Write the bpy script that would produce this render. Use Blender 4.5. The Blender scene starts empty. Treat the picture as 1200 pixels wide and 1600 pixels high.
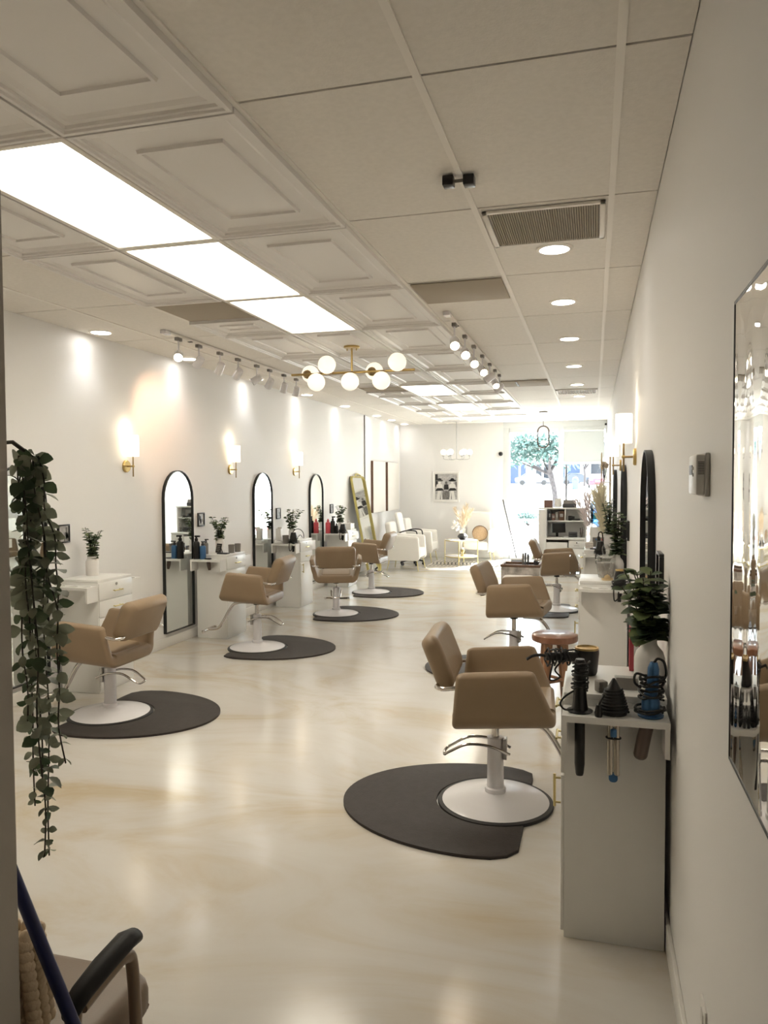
import bpy, bmesh, math, random
from mathutils import Vector, Matrix, Euler
PI = math.pi
R = math.radians
C = bpy.context.scene.collection
scene = bpy.context.scene
rnd = random.Random(7)

# ------------------------------------------------------------------ camera, world, sun, exposure
cam_d = bpy.data.cameras.new('camera')
cam = bpy.data.objects.new('camera', cam_d)
C.objects.link(cam)
scene.camera = cam
cam_d.sensor_fit = 'VERTICAL'
cam_d.sensor_height = 36.0
cam_d.sensor_width = 27.0
cam_d.lens = 36.0 * 1187.59 / 1600.0
cam_d.clip_start = 0.05
cam_d.clip_end = 400
YAW, PITCH, ROLL = 0.269119, 0.0388055, 0.0048770
_f = Vector((-math.sin(YAW) * math.cos(PITCH), math.cos(YAW) * math.cos(PITCH), -math.sin(PITCH)))
_r = Vector((math.cos(YAW), math.sin(YAW), 0))
_d = _f.cross(_r)
_r2 = math.cos(ROLL) * _r + math.sin(ROLL) * _d
_d2 = -math.sin(ROLL) * _r + math.cos(ROLL) * _d
cam.matrix_world = Matrix(((_r2.x, -_d2.x, -_f.x, 0), (_r2.y, -_d2.y, -_f.y, 0), (_r2.z, -_d2.z, -_f.z, 1.65), (0, 0, 0, 1)))

scene.view_settings.view_transform = 'Standard'
scene.view_settings.look = 'None'
scene.view_settings.gamma = 1.0
scene.view_settings.use_curve_mapping = False
scene.view_settings.exposure = 0.0
scene.cycles.transparent_max_bounces = 24

world = bpy.data.worlds.new('daylight_sky')
scene.world = world
world.use_nodes = True
_bg = world.node_tree.nodes['Background']
_bg.inputs[0].default_value = (0.80, 0.90, 1.0, 1)
_bg.inputs[1].default_value = 13.5

sun_d = bpy.data.lights.new('sun', 'SUN')
sun_d.energy = 66.0
sun_d.angle = R(0.6)
sun_d.color = (1.0, 0.96, 0.90)
sun = bpy.data.objects.new('sun', sun_d)
C.objects.link(sun)
sun.location = (12, 40, 25)
sun.rotation_euler = Vector((-1.7, -2.45, -2.7)).to_track_quat('-Z', 'Y').to_euler()

E_TROFFER = 10.6
E_DOWN = 22.0
W_DOWN = 6.2
E_SHADE = 3.2
E_GLOBE = 0.85
E_HEAD = 20.0

CEIL = 2.92
XL, XR, YF, YB = -4.15, 0.267, 16.4, -2.6

# ------------------------------------------------------------------ materials
def s2l(c):
    return tuple((v / 12.92 if v <= 0.04045 else ((v + 0.055) / 1.055) ** 2.4) for v in c)

def mat(name, rgb, rough=0.5, metal=0.0, spec=0.5, var=0.0, scale=8.0, bump=0.0, bscale=60.0, emit=None, estr=0.0, coat=0.0, stretch=None):
    m = bpy.data.materials.new(name)
    m.use_nodes = True
    nt = m.node_tree
    b = nt.nodes['Principled BSDF']
    col = (*s2l(rgb), 1)
    b.inputs['Base Color'].default_value = col
    b.inputs['Roughness'].default_value = rough
    b.inputs['Metallic'].default_value = metal
    b.inputs['Specular IOR Level'].default_value = spec
    b.inputs['Coat Weight'].default_value = coat
    tc = nt.nodes.new('ShaderNodeTexCoord')
    src = tc.outputs['Object']
    if stretch:
        mp = nt.nodes.new('ShaderNodeMapping')
        mp.inputs['Scale'].default_value = stretch
        nt.links.new(src, mp.inputs[0])
        src = mp.outputs[0]
    if var > 0:
        n = nt.nodes.new('ShaderNodeTexNoise')
        n.inputs['Scale'].default_value = scale
        n.inputs['Detail'].default_value = 5
        nt.links.new(src, n.inputs['Vector'])
        r = nt.nodes.new('ShaderNodeValToRGB')
        r.color_ramp.elements[0].position = 0.3
        r.color_ramp.elements[1].position = 0.7
        r.color_ramp.elements[0].color = (*s2l(tuple(max(0, v - var) for v in rgb)), 1)
        r.color_ramp.elements[1].color = (*s2l(tuple(min(1, v + var) for v in rgb)), 1)
        nt.links.new(n.outputs['Fac'], r.inputs[0])
        nt.links.new(r.outputs[0], b.inputs['Base Color'])
    if bump > 0:
        n2 = nt.nodes.new('ShaderNodeTexNoise')
        n2.inputs['Scale'].default_value = bscale
        n2.inputs['Detail'].default_value = 4
        nt.links.new(src, n2.inputs['Vector'])
        bp = nt.nodes.new('ShaderNodeBump')
        bp.inputs['Strength'].default_value = bump
        bp.inputs['Distance'].default_value = 0.01
        nt.links.new(n2.outputs['Fac'], bp.inputs['Height'])
        nt.links.new(bp.outputs[0], b.inputs['Normal'])
    if emit:
        b.inputs['Emission Color'].default_value = (*s2l(emit), 1)
        b.inputs['Emission Strength'].default_value = estr
    return m

def glass_mat(name, tint=(1, 1, 1), gloss=0.9):
    m = bpy.data.materials.new(name)
    m.use_nodes = True
    nt = m.node_tree
    nt.nodes.clear()
    out = nt.nodes.new('ShaderNodeOutputMaterial')
    mx = nt.nodes.new('ShaderNodeMixShader')
    tr = nt.nodes.new('ShaderNodeBsdfTransparent')
    tr.inputs[0].default_value = (*tint, 1)
    gl = nt.nodes.new('ShaderNodeBsdfGlossy')
    gl.inputs['Roughness'].default_value = 0.02
    fr = nt.nodes.new('ShaderNodeFresnel')
    fr.inputs[0].default_value = 1.45
    mu = nt.nodes.new('ShaderNodeMath')
    mu.operation = 'MULTIPLY'
    mu.inputs[1].default_value = gloss
    nt.links.new(fr.outputs[0], mu.inputs[0])
    nt.links.new(mu.outputs[0], mx.inputs[0])
    nt.links.new(tr.outputs[0], mx.inputs[1])
    nt.links.new(gl.outputs[0], mx.inputs[2])
    nt.links.new(mx.outputs[0], out.inputs[0])
    return m

def floor_mat():
    m = bpy.data.materials.new('polished_marbled_epoxy')
    m.use_nodes = True
    nt = m.node_tree
    b = nt.nodes['Principled BSDF']
    tc = nt.nodes.new('ShaderNodeTexCoord')
    mp = nt.nodes.new('ShaderNodeMapping')
    mp.inputs['Rotation'].default_value = (0, 0, 0.5)
    mp.inputs['Scale'].default_value = (0.8, 1.5, 1)
    nt.links.new(tc.outputs['Object'], mp.inputs[0])
    n = nt.nodes.new('ShaderNodeTexNoise')
    n.inputs['Scale'].default_value = 0.9
    n.inputs['Detail'].default_value = 7
    n.inputs['Roughness'].default_value = 0.6
    n.inputs['Distortion'].default_value = 1.6
    nt.links.new(mp.outputs[0], n.inputs['Vector'])
    r = nt.nodes.new('ShaderNodeValToRGB')
    e = r.color_ramp.elements
    e[0].position, e[0].color = 0.30, (*s2l((0.76, 0.70, 0.60)), 1)
    e[1].position, e[1].color = 0.62, (*s2l((0.82, 0.805, 0.78)), 1)
    k = e.new(0.44)
    k.color = (*s2l((0.795, 0.765, 0.715)), 1)
    k = e.new(0.52)
    k.color = (*s2l((0.81, 0.79, 0.76)), 1)
    nt.links.new(n.outputs['Fac'], r.inputs[0])
    nt.links.new(r.outputs[0], b.inputs['Base Color'])
    b.inputs['Roughness'].default_value = 0.16
    b.inputs['Specular IOR Level'].default_value = 0.5
    n2 = nt.nodes.new('ShaderNodeTexNoise')
    n2.inputs['Scale'].default_value = 2.5
    n2.inputs['Detail'].default_value = 2
    nt.links.new(tc.outputs['Object'], n2.inputs['Vector'])
    bp = nt.nodes.new('ShaderNodeBump')
    bp.inputs['Strength'].default_value = 0.12
    bp.inputs['Distance'].default_value = 0.01
    nt.links.new(n2.outputs['Fac'], bp.inputs['Height'])
    nt.links.new(bp.outputs[0], b.inputs['Normal'])
    return m

def wavy_mirror_mat():
    m = bpy.data.materials.new('rippled_mirror_film')
    m.use_nodes = True
    nt = m.node_tree
    b = nt.nodes['Principled BSDF']
    b.inputs['Base Color'].default_value = (0.80, 0.79, 0.77, 1)
    b.inputs['Metallic'].default_value = 1
    b.inputs['Roughness'].default_value = 0.03
    tc = nt.nodes.new('ShaderNodeTexCoord')
    mp = nt.nodes.new('ShaderNodeMapping')
    mp.inputs['Scale'].default_value = (1, 4.2, 1.6)
    nt.links.new(tc.outputs['Object'], mp.inputs[0])
    n = nt.nodes.new('ShaderNodeTexNoise')
    n.inputs['Scale'].default_value = 1.0
    n.inputs['Detail'].default_value = 1.5
    nt.links.new(mp.outputs[0], n.inputs['Vector'])
    bp = nt.nodes.new('ShaderNodeBump')
    bp.inputs['Strength'].default_value = 1.0
    bp.inputs['Distance'].default_value = 0.016
    nt.links.new(n.outputs['Fac'], bp.inputs['Height'])
    nt.links.new(bp.outputs[0], b.inputs['Normal'])
    return m

def leaf_mat(name, a, bcol, rough=0.5):
    m = mat(name, a, rough=rough, spec=0.4)
    nt = m.node_tree
    b = nt.nodes['Principled BSDF']
    n = nt.nodes.new('ShaderNodeTexNoise')
    n.inputs['Scale'].default_value = 14
    tc = nt.nodes.new('ShaderNodeTexCoord')
    nt.links.new(tc.outputs['Object'], n.inputs['Vector'])
    r = nt.nodes.new('ShaderNodeValToRGB')
    r.color_ramp.elements[0].position = 0.35
    r.color_ramp.elements[1].position = 0.65
    r.color_ramp.elements[0].color = (*s2l(a), 1)
    r.color_ramp.elements[1].color = (*s2l(bcol), 1)
    nt.links.new(n.outputs['Fac'], r.inputs[0])
    nt.links.new(r.outputs[0], b.inputs['Base Color'])
    tl = nt.nodes.new('ShaderNodeBsdfTranslucent')
    nt.links.new(r.outputs[0], tl.inputs['Color'])
    mx = nt.nodes.new('ShaderNodeMixShader')
    mx.inputs[0].default_value = 0.3
    nt.links.new(b.outputs[0], mx.inputs[1])
    nt.links.new(tl.outputs[0], mx.inputs[2])
    nt.links.new(mx.outputs[0], nt.nodes['Material Output'].inputs['Surface'])
    return m

M = {}
M['wall'] = mat('white_wall_paint', (0.93, 0.922, 0.912), 0.55, spec=0.3, bump=0.03, bscale=90)
M['partition'] = mat('partition_paint', (0.74, 0.71, 0.67), 0.6, spec=0.3, bump=0.03, bscale=90)
M['tile'] = mat('ceiling_tile_board', (0.92, 0.90, 0.87), 0.8, spec=0.2, var=0.012, scale=40, bump=0.12, bscale=110)
M['gap'] = mat('ceiling_void_dark', (0.16, 0.14, 0.12), 0.9)
M['rail'] = mat('ceiling_rail_enamel', (0.95, 0.93, 0.90), 0.6, spec=0.3)
M['panel'] = mat('moulded_panel_plastic', (0.915, 0.90, 0.885), 0.38, spec=0.45)
M['vent'] = mat('vent_grey', (0.68, 0.64, 0.58), 0.8, spec=0.15)
M['ventdark'] = mat('vent_shadow_grey', (0.52, 0.49, 0.44), 0.6)
M['floor'] = floor_mat()
M['base'] = mat('white_trim_paint', (0.92, 0.91, 0.89), 0.4)
M['troffer'] = mat('troffer_diffuser', (0.95, 0.95, 0.95), 0.6, emit=(1, 0.965, 0.89), estr=E_TROFFER)
M['down'] = mat('downlight_diffuser', (0.95, 0.95, 0.95), 0.6, emit=(1, 0.985, 0.96), estr=E_DOWN)
M['shade'] = mat('opal_shade', (0.95, 0.93, 0.88), 0.6, emit=(1, 0.93, 0.80), estr=E_SHADE)
M['globe'] = mat('opal_globe', (0.97, 0.95, 0.90), 0.35, emit=(1, 0.95, 0.86), estr=E_GLOBE)
M['headlit'] = mat('lamp_face_lit', (0.95, 0.95, 0.9), 0.6, emit=(1, 0.92, 0.78), estr=E_HEAD)
M['brass'] = mat('brushed_brass', (0.74, 0.64, 0.42), 0.28, metal=1.0)
M['brassdk'] = mat('antique_brass', (0.62, 0.53, 0.37), 0.35, metal=1.0)
M['gold'] = mat('satin_gold', (0.82, 0.76, 0.54), 0.32, metal=1.0)
M['goldleaf'] = mat('gold_leaf_frame', (0.72, 0.67, 0.42), 0.4, metal=0.6)
M['chrome'] = mat('chrome', (0.80, 0.78, 0.76), 0.12, metal=1.0)
M['steel'] = mat('brushed_steel', (0.72, 0.71, 0.70), 0.3, metal=1.0)
M['white'] = mat('white_laminate', (0.92, 0.915, 0.90), 0.32, spec=0.5)
M['whitegloss'] = mat('white_enamel', (0.90, 0.89, 0.90), 0.22, spec=0.5)
M['tan'] = mat('tan_vinyl', (0.585, 0.50, 0.40), 0.42, spec=0.4, var=0.01, scale=6, bump=0.05, bscale=300)
M['tan2'] = mat('tan_vinyl_shade', (0.585, 0.505, 0.41), 0.5, spec=0.35, bump=0.05, bscale=300)
M['rubber'] = mat('black_rubber', (0.13, 0.12, 0.12), 0.55)
M['mat'] = mat('anti_fatigue_vinyl', (0.225, 0.202, 0.192), 0.55, spec=0.25, var=0.012, scale=30, bump=0.15, bscale=160)
M['black'] = mat('black_plastic', (0.085, 0.08, 0.08), 0.38)
M['blackmat'] = mat('black_matte', (0.075, 0.07, 0.07), 0.6)
M['blackframe'] = mat('black_metal_frame', (0.075, 0.085, 0.085), 0.4)
M['cord'] = mat('black_cord', (0.06, 0.055, 0.055), 0.55)
M['mirror'] = mat('mirror_silver', (0.93, 0.945, 0.94), 0.012, metal=1.0)
M['wavy'] = wavy_mirror_mat()
M['glass'] = glass_mat('window_glass', (0.97, 0.99, 0.98), 0.35)
M['clear'] = glass_mat('clear_glassware', (0.95, 0.955, 0.95), 0.4)
M['acrylic'] = glass_mat('clear_acrylic', (0.96, 0.97, 0.97), 0.45)
M['frame'] = mat('storefront_white_metal', (0.86, 0.87, 0.87), 0.4)
M['framedk'] = mat('storefront_dark_edge', (0.34, 0.34, 0.36), 0.4)
M['blind'] = mat('roller_blind_fabric', (0.79, 0.81, 0.81), 0.7)
M['leaf'] = leaf_mat('eucalyptus_leaf', (0.26, 0.33, 0.24), (0.38, 0.44, 0.33))
M['leaflt'] = leaf_mat('young_eucalyptus_leaf', (0.38, 0.45, 0.30), (0.53, 0.58, 0.41))
M['leafgr'] = leaf_mat('grey_green_leaf', (0.48, 0.50, 0.43), (0.62, 0.64, 0.56))
M['stem'] = mat('plant_stem', (0.20, 0.18, 0.13), 0.6)
M['ceramic'] = mat('matte_white_ceramic', (0.90, 0.885, 0.87), 0.5)
M['wood'] = mat('reddish_wood', (0.50, 0.33, 0.235), 0.28, var=0.07, scale=3, coat=0.3, stretch=(1.5, 8, 1.5))
M['wood2'] = mat('honey_wood', (0.55, 0.39, 0.27), 0.35, var=0.08, scale=3, stretch=(6, 6, 1))
M['walnut'] = mat('brown_wood_edge', (0.42, 0.31, 0.24), 0.5, var=0.03, scale=5)
M['canvas'] = mat('white_canvas', (0.93, 0.91, 0.88), 0.8, bump=0.1, bscale=200)
M['blue'] = mat('navy_blue_plastic', (0.10, 0.13, 0.33), 0.35)
M['bluemet'] = mat('metallic_blue', (0.27, 0.43, 0.60), 0.32, metal=0.5)
M['bronze'] = mat('warm_grey_barrel', (0.40, 0.35, 0.33), 0.35, metal=0.4)
M['pink'] = mat('coral_pink_plastic', (0.83, 0.32, 0.36), 0.4)
M['red'] = mat('crimson_card', (0.70, 0.27, 0.31), 0.5)
M['goldrim'] = mat('pale_gold_rim', (0.75, 0.64, 0.42), 0.35, metal=0.7)
M['knit'] = mat('chunky_beige_yarn', (0.80, 0.72, 0.61), 0.85, bump=0.3, bscale=120)
M['taupe'] = mat('taupe_metal', (0.52, 0.45, 0.38), 0.35, metal=0.3)
M['padblack'] = mat('black_arm_pad', (0.10, 0.095, 0.095), 0.55, spec=0.25, bump=0.05, bscale=200)
M['seatvinyl'] = mat('brown_grey_vinyl', (0.50, 0.43, 0.36), 0.45, bump=0.05, bscale=220)
M['pampas'] = mat('dried_pampas', (0.87, 0.81, 0.72), 0.9, var=0.05, scale=30)
M['pampaslt'] = mat('cream_pampas', (0.96, 0.93, 0.83), 0.9, var=0.03, scale=30)
M['pampaspk'] = mat('blush_pampas', (0.95, 0.90, 0.89), 0.9, var=0.03, scale=30)
M['rattan'] = mat('woven_rattan', (0.72, 0.61, 0.48), 0.7, var=0.06, scale=60, bump=0.3, bscale=120)
M['boucle'] = mat('white_upholstery', (0.92, 0.905, 0.88), 0.8, bump=0.2, bscale=200)
M['grey'] = mat('warm_grey_plastic', (0.50, 0.48, 0.46), 0.5)
M['greydk'] = mat('dark_grey_plastic', (0.25, 0.25, 0.26), 0.45)
M['screen'] = mat('screen_black', (0.06, 0.06, 0.07), 0.15)
M['bluebottle'] = glass_mat('blue_water_bottle', (0.52, 0.74, 0.97), 0.9)
M['teal'] = mat('teal_label', (0.20, 0.62, 0.68), 0.5)
M['yellow'] = mat('lime_yellow', (0.78, 0.80, 0.32), 0.5)
M['brown'] = mat('brown_card', (0.45, 0.33, 0.29), 0.6)
M['marble'] = mat('grey_marble_print', (0.72, 0.69, 0.66), 0.45, var=0.16, scale=9)
M['plush'] = mat('white_plush', (0.90, 0.87, 0.84), 0.95, var=0.02, scale=20, bump=0.6, bscale=60)
M['concrete'] = mat('sunlit_concrete', (0.80, 0.79, 0.76), 0.9, var=0.03, scale=2)
M['asphalt'] = mat('parking_lot_surface', (0.74, 0.73, 0.72), 0.9, var=0.03, scale=1.5)
M['curbred'] = mat('red_curb_paint', (0.80, 0.45, 0.42), 0.8)
M['treeleaf'] = leaf_mat('tree_leaf', (0.22, 0.31, 0.29), (0.33, 0.41, 0.39))
M['bark'] = mat('tree_bark', (0.22, 0.20, 0.20), 0.9, var=0.06, scale=10)
M['bldg'] = mat('pale_stucco', (0.84, 0.83, 0.82), 0.9, var=0.02, scale=1)
M['bluedoor'] = mat('blue_shop_shutter', (0.25, 0.31, 0.42), 0.5)
M['bldgdk'] = mat('dark_shopfront_glass', (0.13, 0.14, 0.17), 0.2)
M['carred'] = mat('wine_red_car_paint', (0.36, 0.08, 0.18), 0.25, coat=0.6)
M['carwhite'] = mat('silver_car_paint', (0.36, 0.37, 0.40), 0.25, coat=0.6)
M['cardark'] = mat('dark_car_paint', (0.12, 0.14, 0.18), 0.25, coat=0.6)
M['photo0'] = mat('photo_paper_white', (0.86, 0.85, 0.83), 0.4)
M['photo1'] = mat('photo_light_grey', (0.68, 0.67, 0.66), 0.4, var=0.08, scale=30)
M['photo2'] = mat('photo_mid_grey', (0.42, 0.41, 0.40), 0.4, var=0.1, scale=30)
M['photo3'] = mat('photo_black', (0.14, 0.135, 0.13), 0.4, var=0.05, scale=30)
M['rugwhite'] = mat('rug_cream', (0.86, 0.83, 0.78), 0.95)
M['rugdark'] = mat('rug_charcoal', (0.22, 0.21, 0.20), 0.95)
M['silver'] = mat('silver_barrel', (0.78, 0.75, 0.70), 0.2, metal=1.0)
M['therm'] = mat('thermostat_plastic', (0.82, 0.81, 0.79), 0.4)
M['sand'] = mat('hourglass_sand', (0.82, 0.72, 0.55), 0.9)

# ------------------------------------------------------------------ mesh helpers
class MB:
    def __init__(self):
        self.bm = bmesh.new()

    def box(self, c, s, bev=0.0, rot=None, seg=2):
        g = bmesh.ops.create_cube(self.bm, size=1.0)
        vs = g['verts']
        bmesh.ops.scale(self.bm, vec=Vector(s), verts=vs)
        if bev > 0:
            ed = list({e for v in vs for e in v.link_edges})
            r = bmesh.ops.bevel(self.bm, geom=ed, offset=min(bev, min(s) * 0.49), segments=seg, profile=0.5, affect='EDGES')
            vs = list({v for f in r['faces'] for v in f.verts} | {v for v in vs if v.is_valid})
        mt = Matrix.Translation(Vector(c))
        if rot is not None:
            mt = mt @ Euler(rot).to_matrix().to_4x4()
        bmesh.ops.transform(self.bm, matrix=mt, verts=vs)
        return self

    def loft(self, loops, closed_loop=True, caps=True):
        vv = [[self.bm.verts.new(p) for p in lp] for lp in loops]
        n = len(loops[0])
        for a, b in zip(vv[:-1], vv[1:]):
            for i in range(n if closed_loop else n - 1):
                j = (i + 1) % n
                try:
                    self.bm.faces.new((a[i], a[j], b[j], b[i]))
                except ValueError:
                    pass
        if caps and closed_loop:
            for lp in (vv[0][::-1], vv[-1]):
                try:
                    self.bm.faces.new(lp)
                except ValueError:
                    pass
        return self

    def lathe(self, prof, c=(0, 0, 0), seg=24, axis=None):
        c = Vector(c)
        q = Vector((0, 0, 1)).rotation_difference(Vector(axis).normalized()) if axis else None
        loops = []
        for r, z in prof:
            lp = []
            for i in range(seg):
                a = 2 * PI * i / seg
                p = Vector((max(r, 1e-4) * math.cos(a), max(r, 1e-4) * math.sin(a), z))
                if q:
                    p = q @ p
                lp.append(p + c)
            loops.append(lp)
        return self.loft(loops)

    def cyl(self, p0, p1, r0, r1=None, seg=16):
        p0, p1 = Vector(p0), Vector(p1)
        r1 = r0 if r1 is None else r1
        return self.lathe([(r0, 0), (r1, (p1 - p0).length)], p0, seg, tuple(p1 - p0))

    def tube(self, pts, r, seg=8, closed=False):
        pts = [Vector(p) for p in pts]
        n = len(pts)
        loops = []
        up = None
        for i, p in enumerate(pts):
            if closed:
                t = pts[(i + 1) % n] - pts[i - 1]
            else:
                t = pts[min(i + 1, n - 1)] - pts[max(i - 1, 0)]
            t.normalize()
            if up is None:
                up = Vector((0, 0, 1)) if abs(t.z) < 0.9 else Vector((1, 0, 0))
            s = t.cross(up)
            if s.length < 1e-6:
                s = t.cross(Vector((1, 0.3, 0)))
            s.normalize()
            up = s.cross(t).normalized()
            rr = r[i] if isinstance(r, (list, tuple)) else r
            loops.append([p + rr * (math.cos(2 * PI * k / seg) * s + math.sin(2 * PI * k / seg) * up) for k in range(seg)])
        if closed:
            loops.append(loops[0])
            vv = [[self.bm.verts.new(q) for q in lp] for lp in loops[:-1]]
            for i in range(n):
                a, b = vv[i], vv[(i + 1) % n]
                for k in range(seg):
                    j = (k + 1) % seg
                    self.bm.faces.new((a[k], a[j], b[j], b[k]))
            return self
        return self.loft(loops)

    def sphere(self, c, r, seg=16, sc=(1, 1, 1)):
        rings = max(6, seg // 2)
        loops = []
        for i in range(rings + 1):
            a = -PI / 2 + PI * i / rings
            rr = max(math.cos(a), 1e-3)
            loops.append([Vector((c[0] + r * sc[0] * rr * math.cos(2 * PI * k / seg), c[1] + r * sc[1] * rr * math.sin(2 * PI * k / seg), c[2] + r * sc[2] * math.sin(a))) for k in range(seg)])
        return self.loft(loops)

    def prism(self, pts, d, fn, bev=0.0):
        """outline pts (u,v) extruded from 0 to d; fn(u,v,w) gives the 3-D point"""
        a = [self.bm.verts.new(fn(u, v, 0.0)) for u, v in pts]
        b = [self.bm.verts.new(fn(u, v, d)) for u, v in pts]
        n = len(pts)
        self.bm.faces.new(a[::-1])
        ft = self.bm.faces.new(b)
        for i in range(n):
            j = (i + 1) % n
            self.bm.faces.new((a[i], a[j], b[j], b[i]))
        if bev > 0:
            bmesh.ops.bevel(self.bm, geom=list(ft.edges), offset=bev, segments=2, profile=0.5, affect='EDGES')
        return self

    def poly(self, pts):
        self.bm.faces.new([self.bm.verts.new(p) for p in pts])
        return self

    def leaf(self, p, d, nrm, L, W, curl=0.15, pointy=False):
        p, d, nrm = Vector(p), Vector(d).normalized(), Vector(nrm)
        s = d.cross(nrm)
        if s.length < 1e-4:
            s = d.cross(Vector((0.3, 0.9, 0.2)))
        s.normalize()
        nn = s.cross(d).normalized()
        prof = [(0, 0.05), (0.15, 0.55), (0.4, 1.0), (0.65, 0.95), (0.88, 0.5), (1.0, 0.05)] if not pointy else [(0, 0.05), (0.2, 0.7), (0.4, 1.0), (0.65, 0.7), (0.85, 0.3), (1.0, 0.02)]
        mid, lf, rt = [], [], []
        for t, w in prof:
            cz = -curl * L * t * t
            c = p + d * (L * t) + nn * cz
            mid.append(self.bm.verts.new(c))
            e = W * 0.5 * w
            lf.append(self.bm.verts.new(c + s * e + nn * (0.25 * e)))
            rt.append(self.bm.verts.new(c - s * e + nn * (0.25 * e)))
        for i in range(len(prof) - 1):
            self.bm.faces.new((mid[i], mid[i + 1], lf[i + 1], lf[i]))
            self.bm.faces.new((rt[i], rt[i + 1], mid[i + 1], mid[i]))
        return self

    def xf(self, mtx):
        bmesh.ops.transform(self.bm, matrix=mtx, verts=self.bm.verts[:])
        return self

    def build(self, name, m, parent=None, loc=None, rotz=0.0, smooth=35):
        bmesh.ops.recalc_face_normals(self.bm, faces=self.bm.faces[:])
        me = bpy.data.meshes.new(name)
        self.bm.to_mesh(me)
        self.bm.free()
        me.materials.append(m)
        if smooth:
            for p in me.polygons:
                p.use_smooth = True
            me.set_sharp_from_angle(angle=R(smooth))
        o = bpy.data.objects.new(name, me)
        C.objects.link(o)
        if parent:
            o.parent = parent
        if loc is not None:
            o.location = loc
        if rotz:
            o.rotation_euler = (0, 0, rotz)
        return o

def tag(o, label, cat, group=None, kind=None):
    o['label'] = label
    o['category'] = cat
    if group:
        o['group'] = group
    if kind:
        o['kind'] = kind
    return o

def thing(name, label, cat, loc=(0, 0, 0), rotz=0.0, group=None):
    o = bpy.data.objects.new(name, None)
    o.empty_display_size = 0.1
    C.objects.link(o)
    o.location = loc
    o.rotation_euler = (0, 0, rotz)
    return tag(o, label, cat, group)

def struct(o):
    o['kind'] = 'structure'
    return o

def dup(root, loc, rotz=None, label=None, group=None):
    r = root.copy()
    C.objects.link(r)
    r.location = loc
    if rotz is not None:
        r.rotation_euler = (0, 0, rotz)
    if label:
        r['label'] = label
    if group:
        r['group'] = group
    for ch in list(root.children):
        c = ch.copy()
        C.objects.link(c)
        c.parent = r
        for g in list(ch.children):
            d = g.copy()
            C.objects.link(d)
            d.parent = c
    return r

def smoothpath(pts, n=6):
    """Catmull-Rom through pts"""
    P = [Vector(p) for p in pts]
    out = []
    for i in range(len(P) - 1):
        p0, p1, p2, p3 = P[max(i - 1, 0)], P[i], P[i + 1], P[min(i + 2, len(P) - 1)]
        for k in range(n):
            t = k / n
            out.append(0.5 * ((2 * p1) + (p2 - p0) * t + (2 * p0 - 5 * p1 + 4 * p2 - p3) * t * t + (3 * p1 - p0 - 3 * p2 + p3) * t ** 3))
    out.append(P[-1])
    return out

def rrect(w, h, r, n=5):
    pts = []
    for cx, cy, a0 in ((w / 2 - r, h / 2 - r, 0), (-w / 2 + r, h / 2 - r, 90), (-w / 2 + r, -h / 2 + r, 180), (w / 2 - r, -h / 2 + r, 270)):
        for k in range(n + 1):
            a = R(a0 + 90 * k / n)
            pts.append((cx + r * math.cos(a), cy + r * math.sin(a)))
    return pts

def puff_loops(outline, depth, er, fn, seg=4):
    """a padded slab: outline (u,v) with rounded edges, thickness depth along w"""
    us = [p[0] for p in outline]
    vs = [p[1] for p in outline]
    hw, hh = (max(us) - min(us)) / 2, (max(vs) - min(vs)) / 2
    steps = []
    for k in range(seg + 1):
        a = PI / 2 * k / seg
        steps.append((er * (1 - math.sin(a)), -depth / 2 + er * (1 - math.cos(a))))
    steps = steps + [(i, -w) for i, w in steps[::-1]]
    loops = []
    for inset, w in steps:
        loops.append([fn(u * (1 - inset / hw), v * (1 - inset / hh), w) for u, v in outline])
    return loops

# ------------------------------------------------------------------ room shell
b = MB()
b.box(((XL + XR) / 2, (YB + YF + 0.3) / 2, -0.05), (XR - XL + 0.4, YF - YB + 0.5, 0.10))
struct(b.build('floor', M['floor']))
struct(MB().box((XL - 0.06, (YB + YF) / 2, 1.5), (0.12, YF - YB + 0.3, 3.0)).build('wall_left', M['wall']))
struct(MB().box((XR + 0.06, (YB + YF) / 2, 1.5), (0.12, YF - YB + 0.3, 3.0)).build('wall_right', M['wall']))
struct(MB().box(((XL - 1.87) / 2, YF + 0.09, 1.5), (-1.87 - XL, 0.18, 3.0)).build('wall_far', M['wall']))
struct(MB().box(((XL + XR) / 2, YB - 0.06, 1.5), (XR - XL + 0.3, 0.12, 3.0)).build('wall_back', M['wall']))
struct(MB().box(((XL - 1.026) / 2, 1.05, 1.46), (-1.026 - XL, 0.2, 2.92)).build('wall_partition', M['partition']))
struct(MB().box(((XR - 1.87) / 2, YF + 0.09, 2.90), (XR + 1.87, 0.18, 0.20)).build('trim_1', M['frame']))

ceil = struct(MB().box(((XL + XR) / 2, (YB + YF) / 2, CEIL + 0.075), (XR - XL + 0.3, YF - YB + 0.5, 0.10)).build('ceiling', M['gap']))
GX = [XL, -3.67, -3.06, -2.45, -1.84, -1.165, -0.54, 0.07, XR]
Y0, DY = 2.37, 1.2
GY = [YB] + [Y0 + DY * k for k in range(-3, 12)] + [YF]
t = MB()
for i in range(len(GX) - 1):
    for j in range(len(GY) - 1):
        x0, x1, y0, y1 = GX[i], GX[i + 1], GY[j], GY[j + 1]
        t.box(((x0 + x1) / 2, (y0 + y1) / 2, CEIL + 0.010), (x1 - x0 - 0.006, y1 - y0 - 0.012, 0.02))
t.build('ceiling_tiles', M['tile'], ceil)
t = MB()
for x in (-3.67, -3.06, -1.165, -0.54, 0.07):
    t.box((x, (YB + YF) / 2, CEIL - 0.003), (0.026, YF - YB, 0.008))
t.build('ceiling_rail', M['rail'], ceil)

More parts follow.
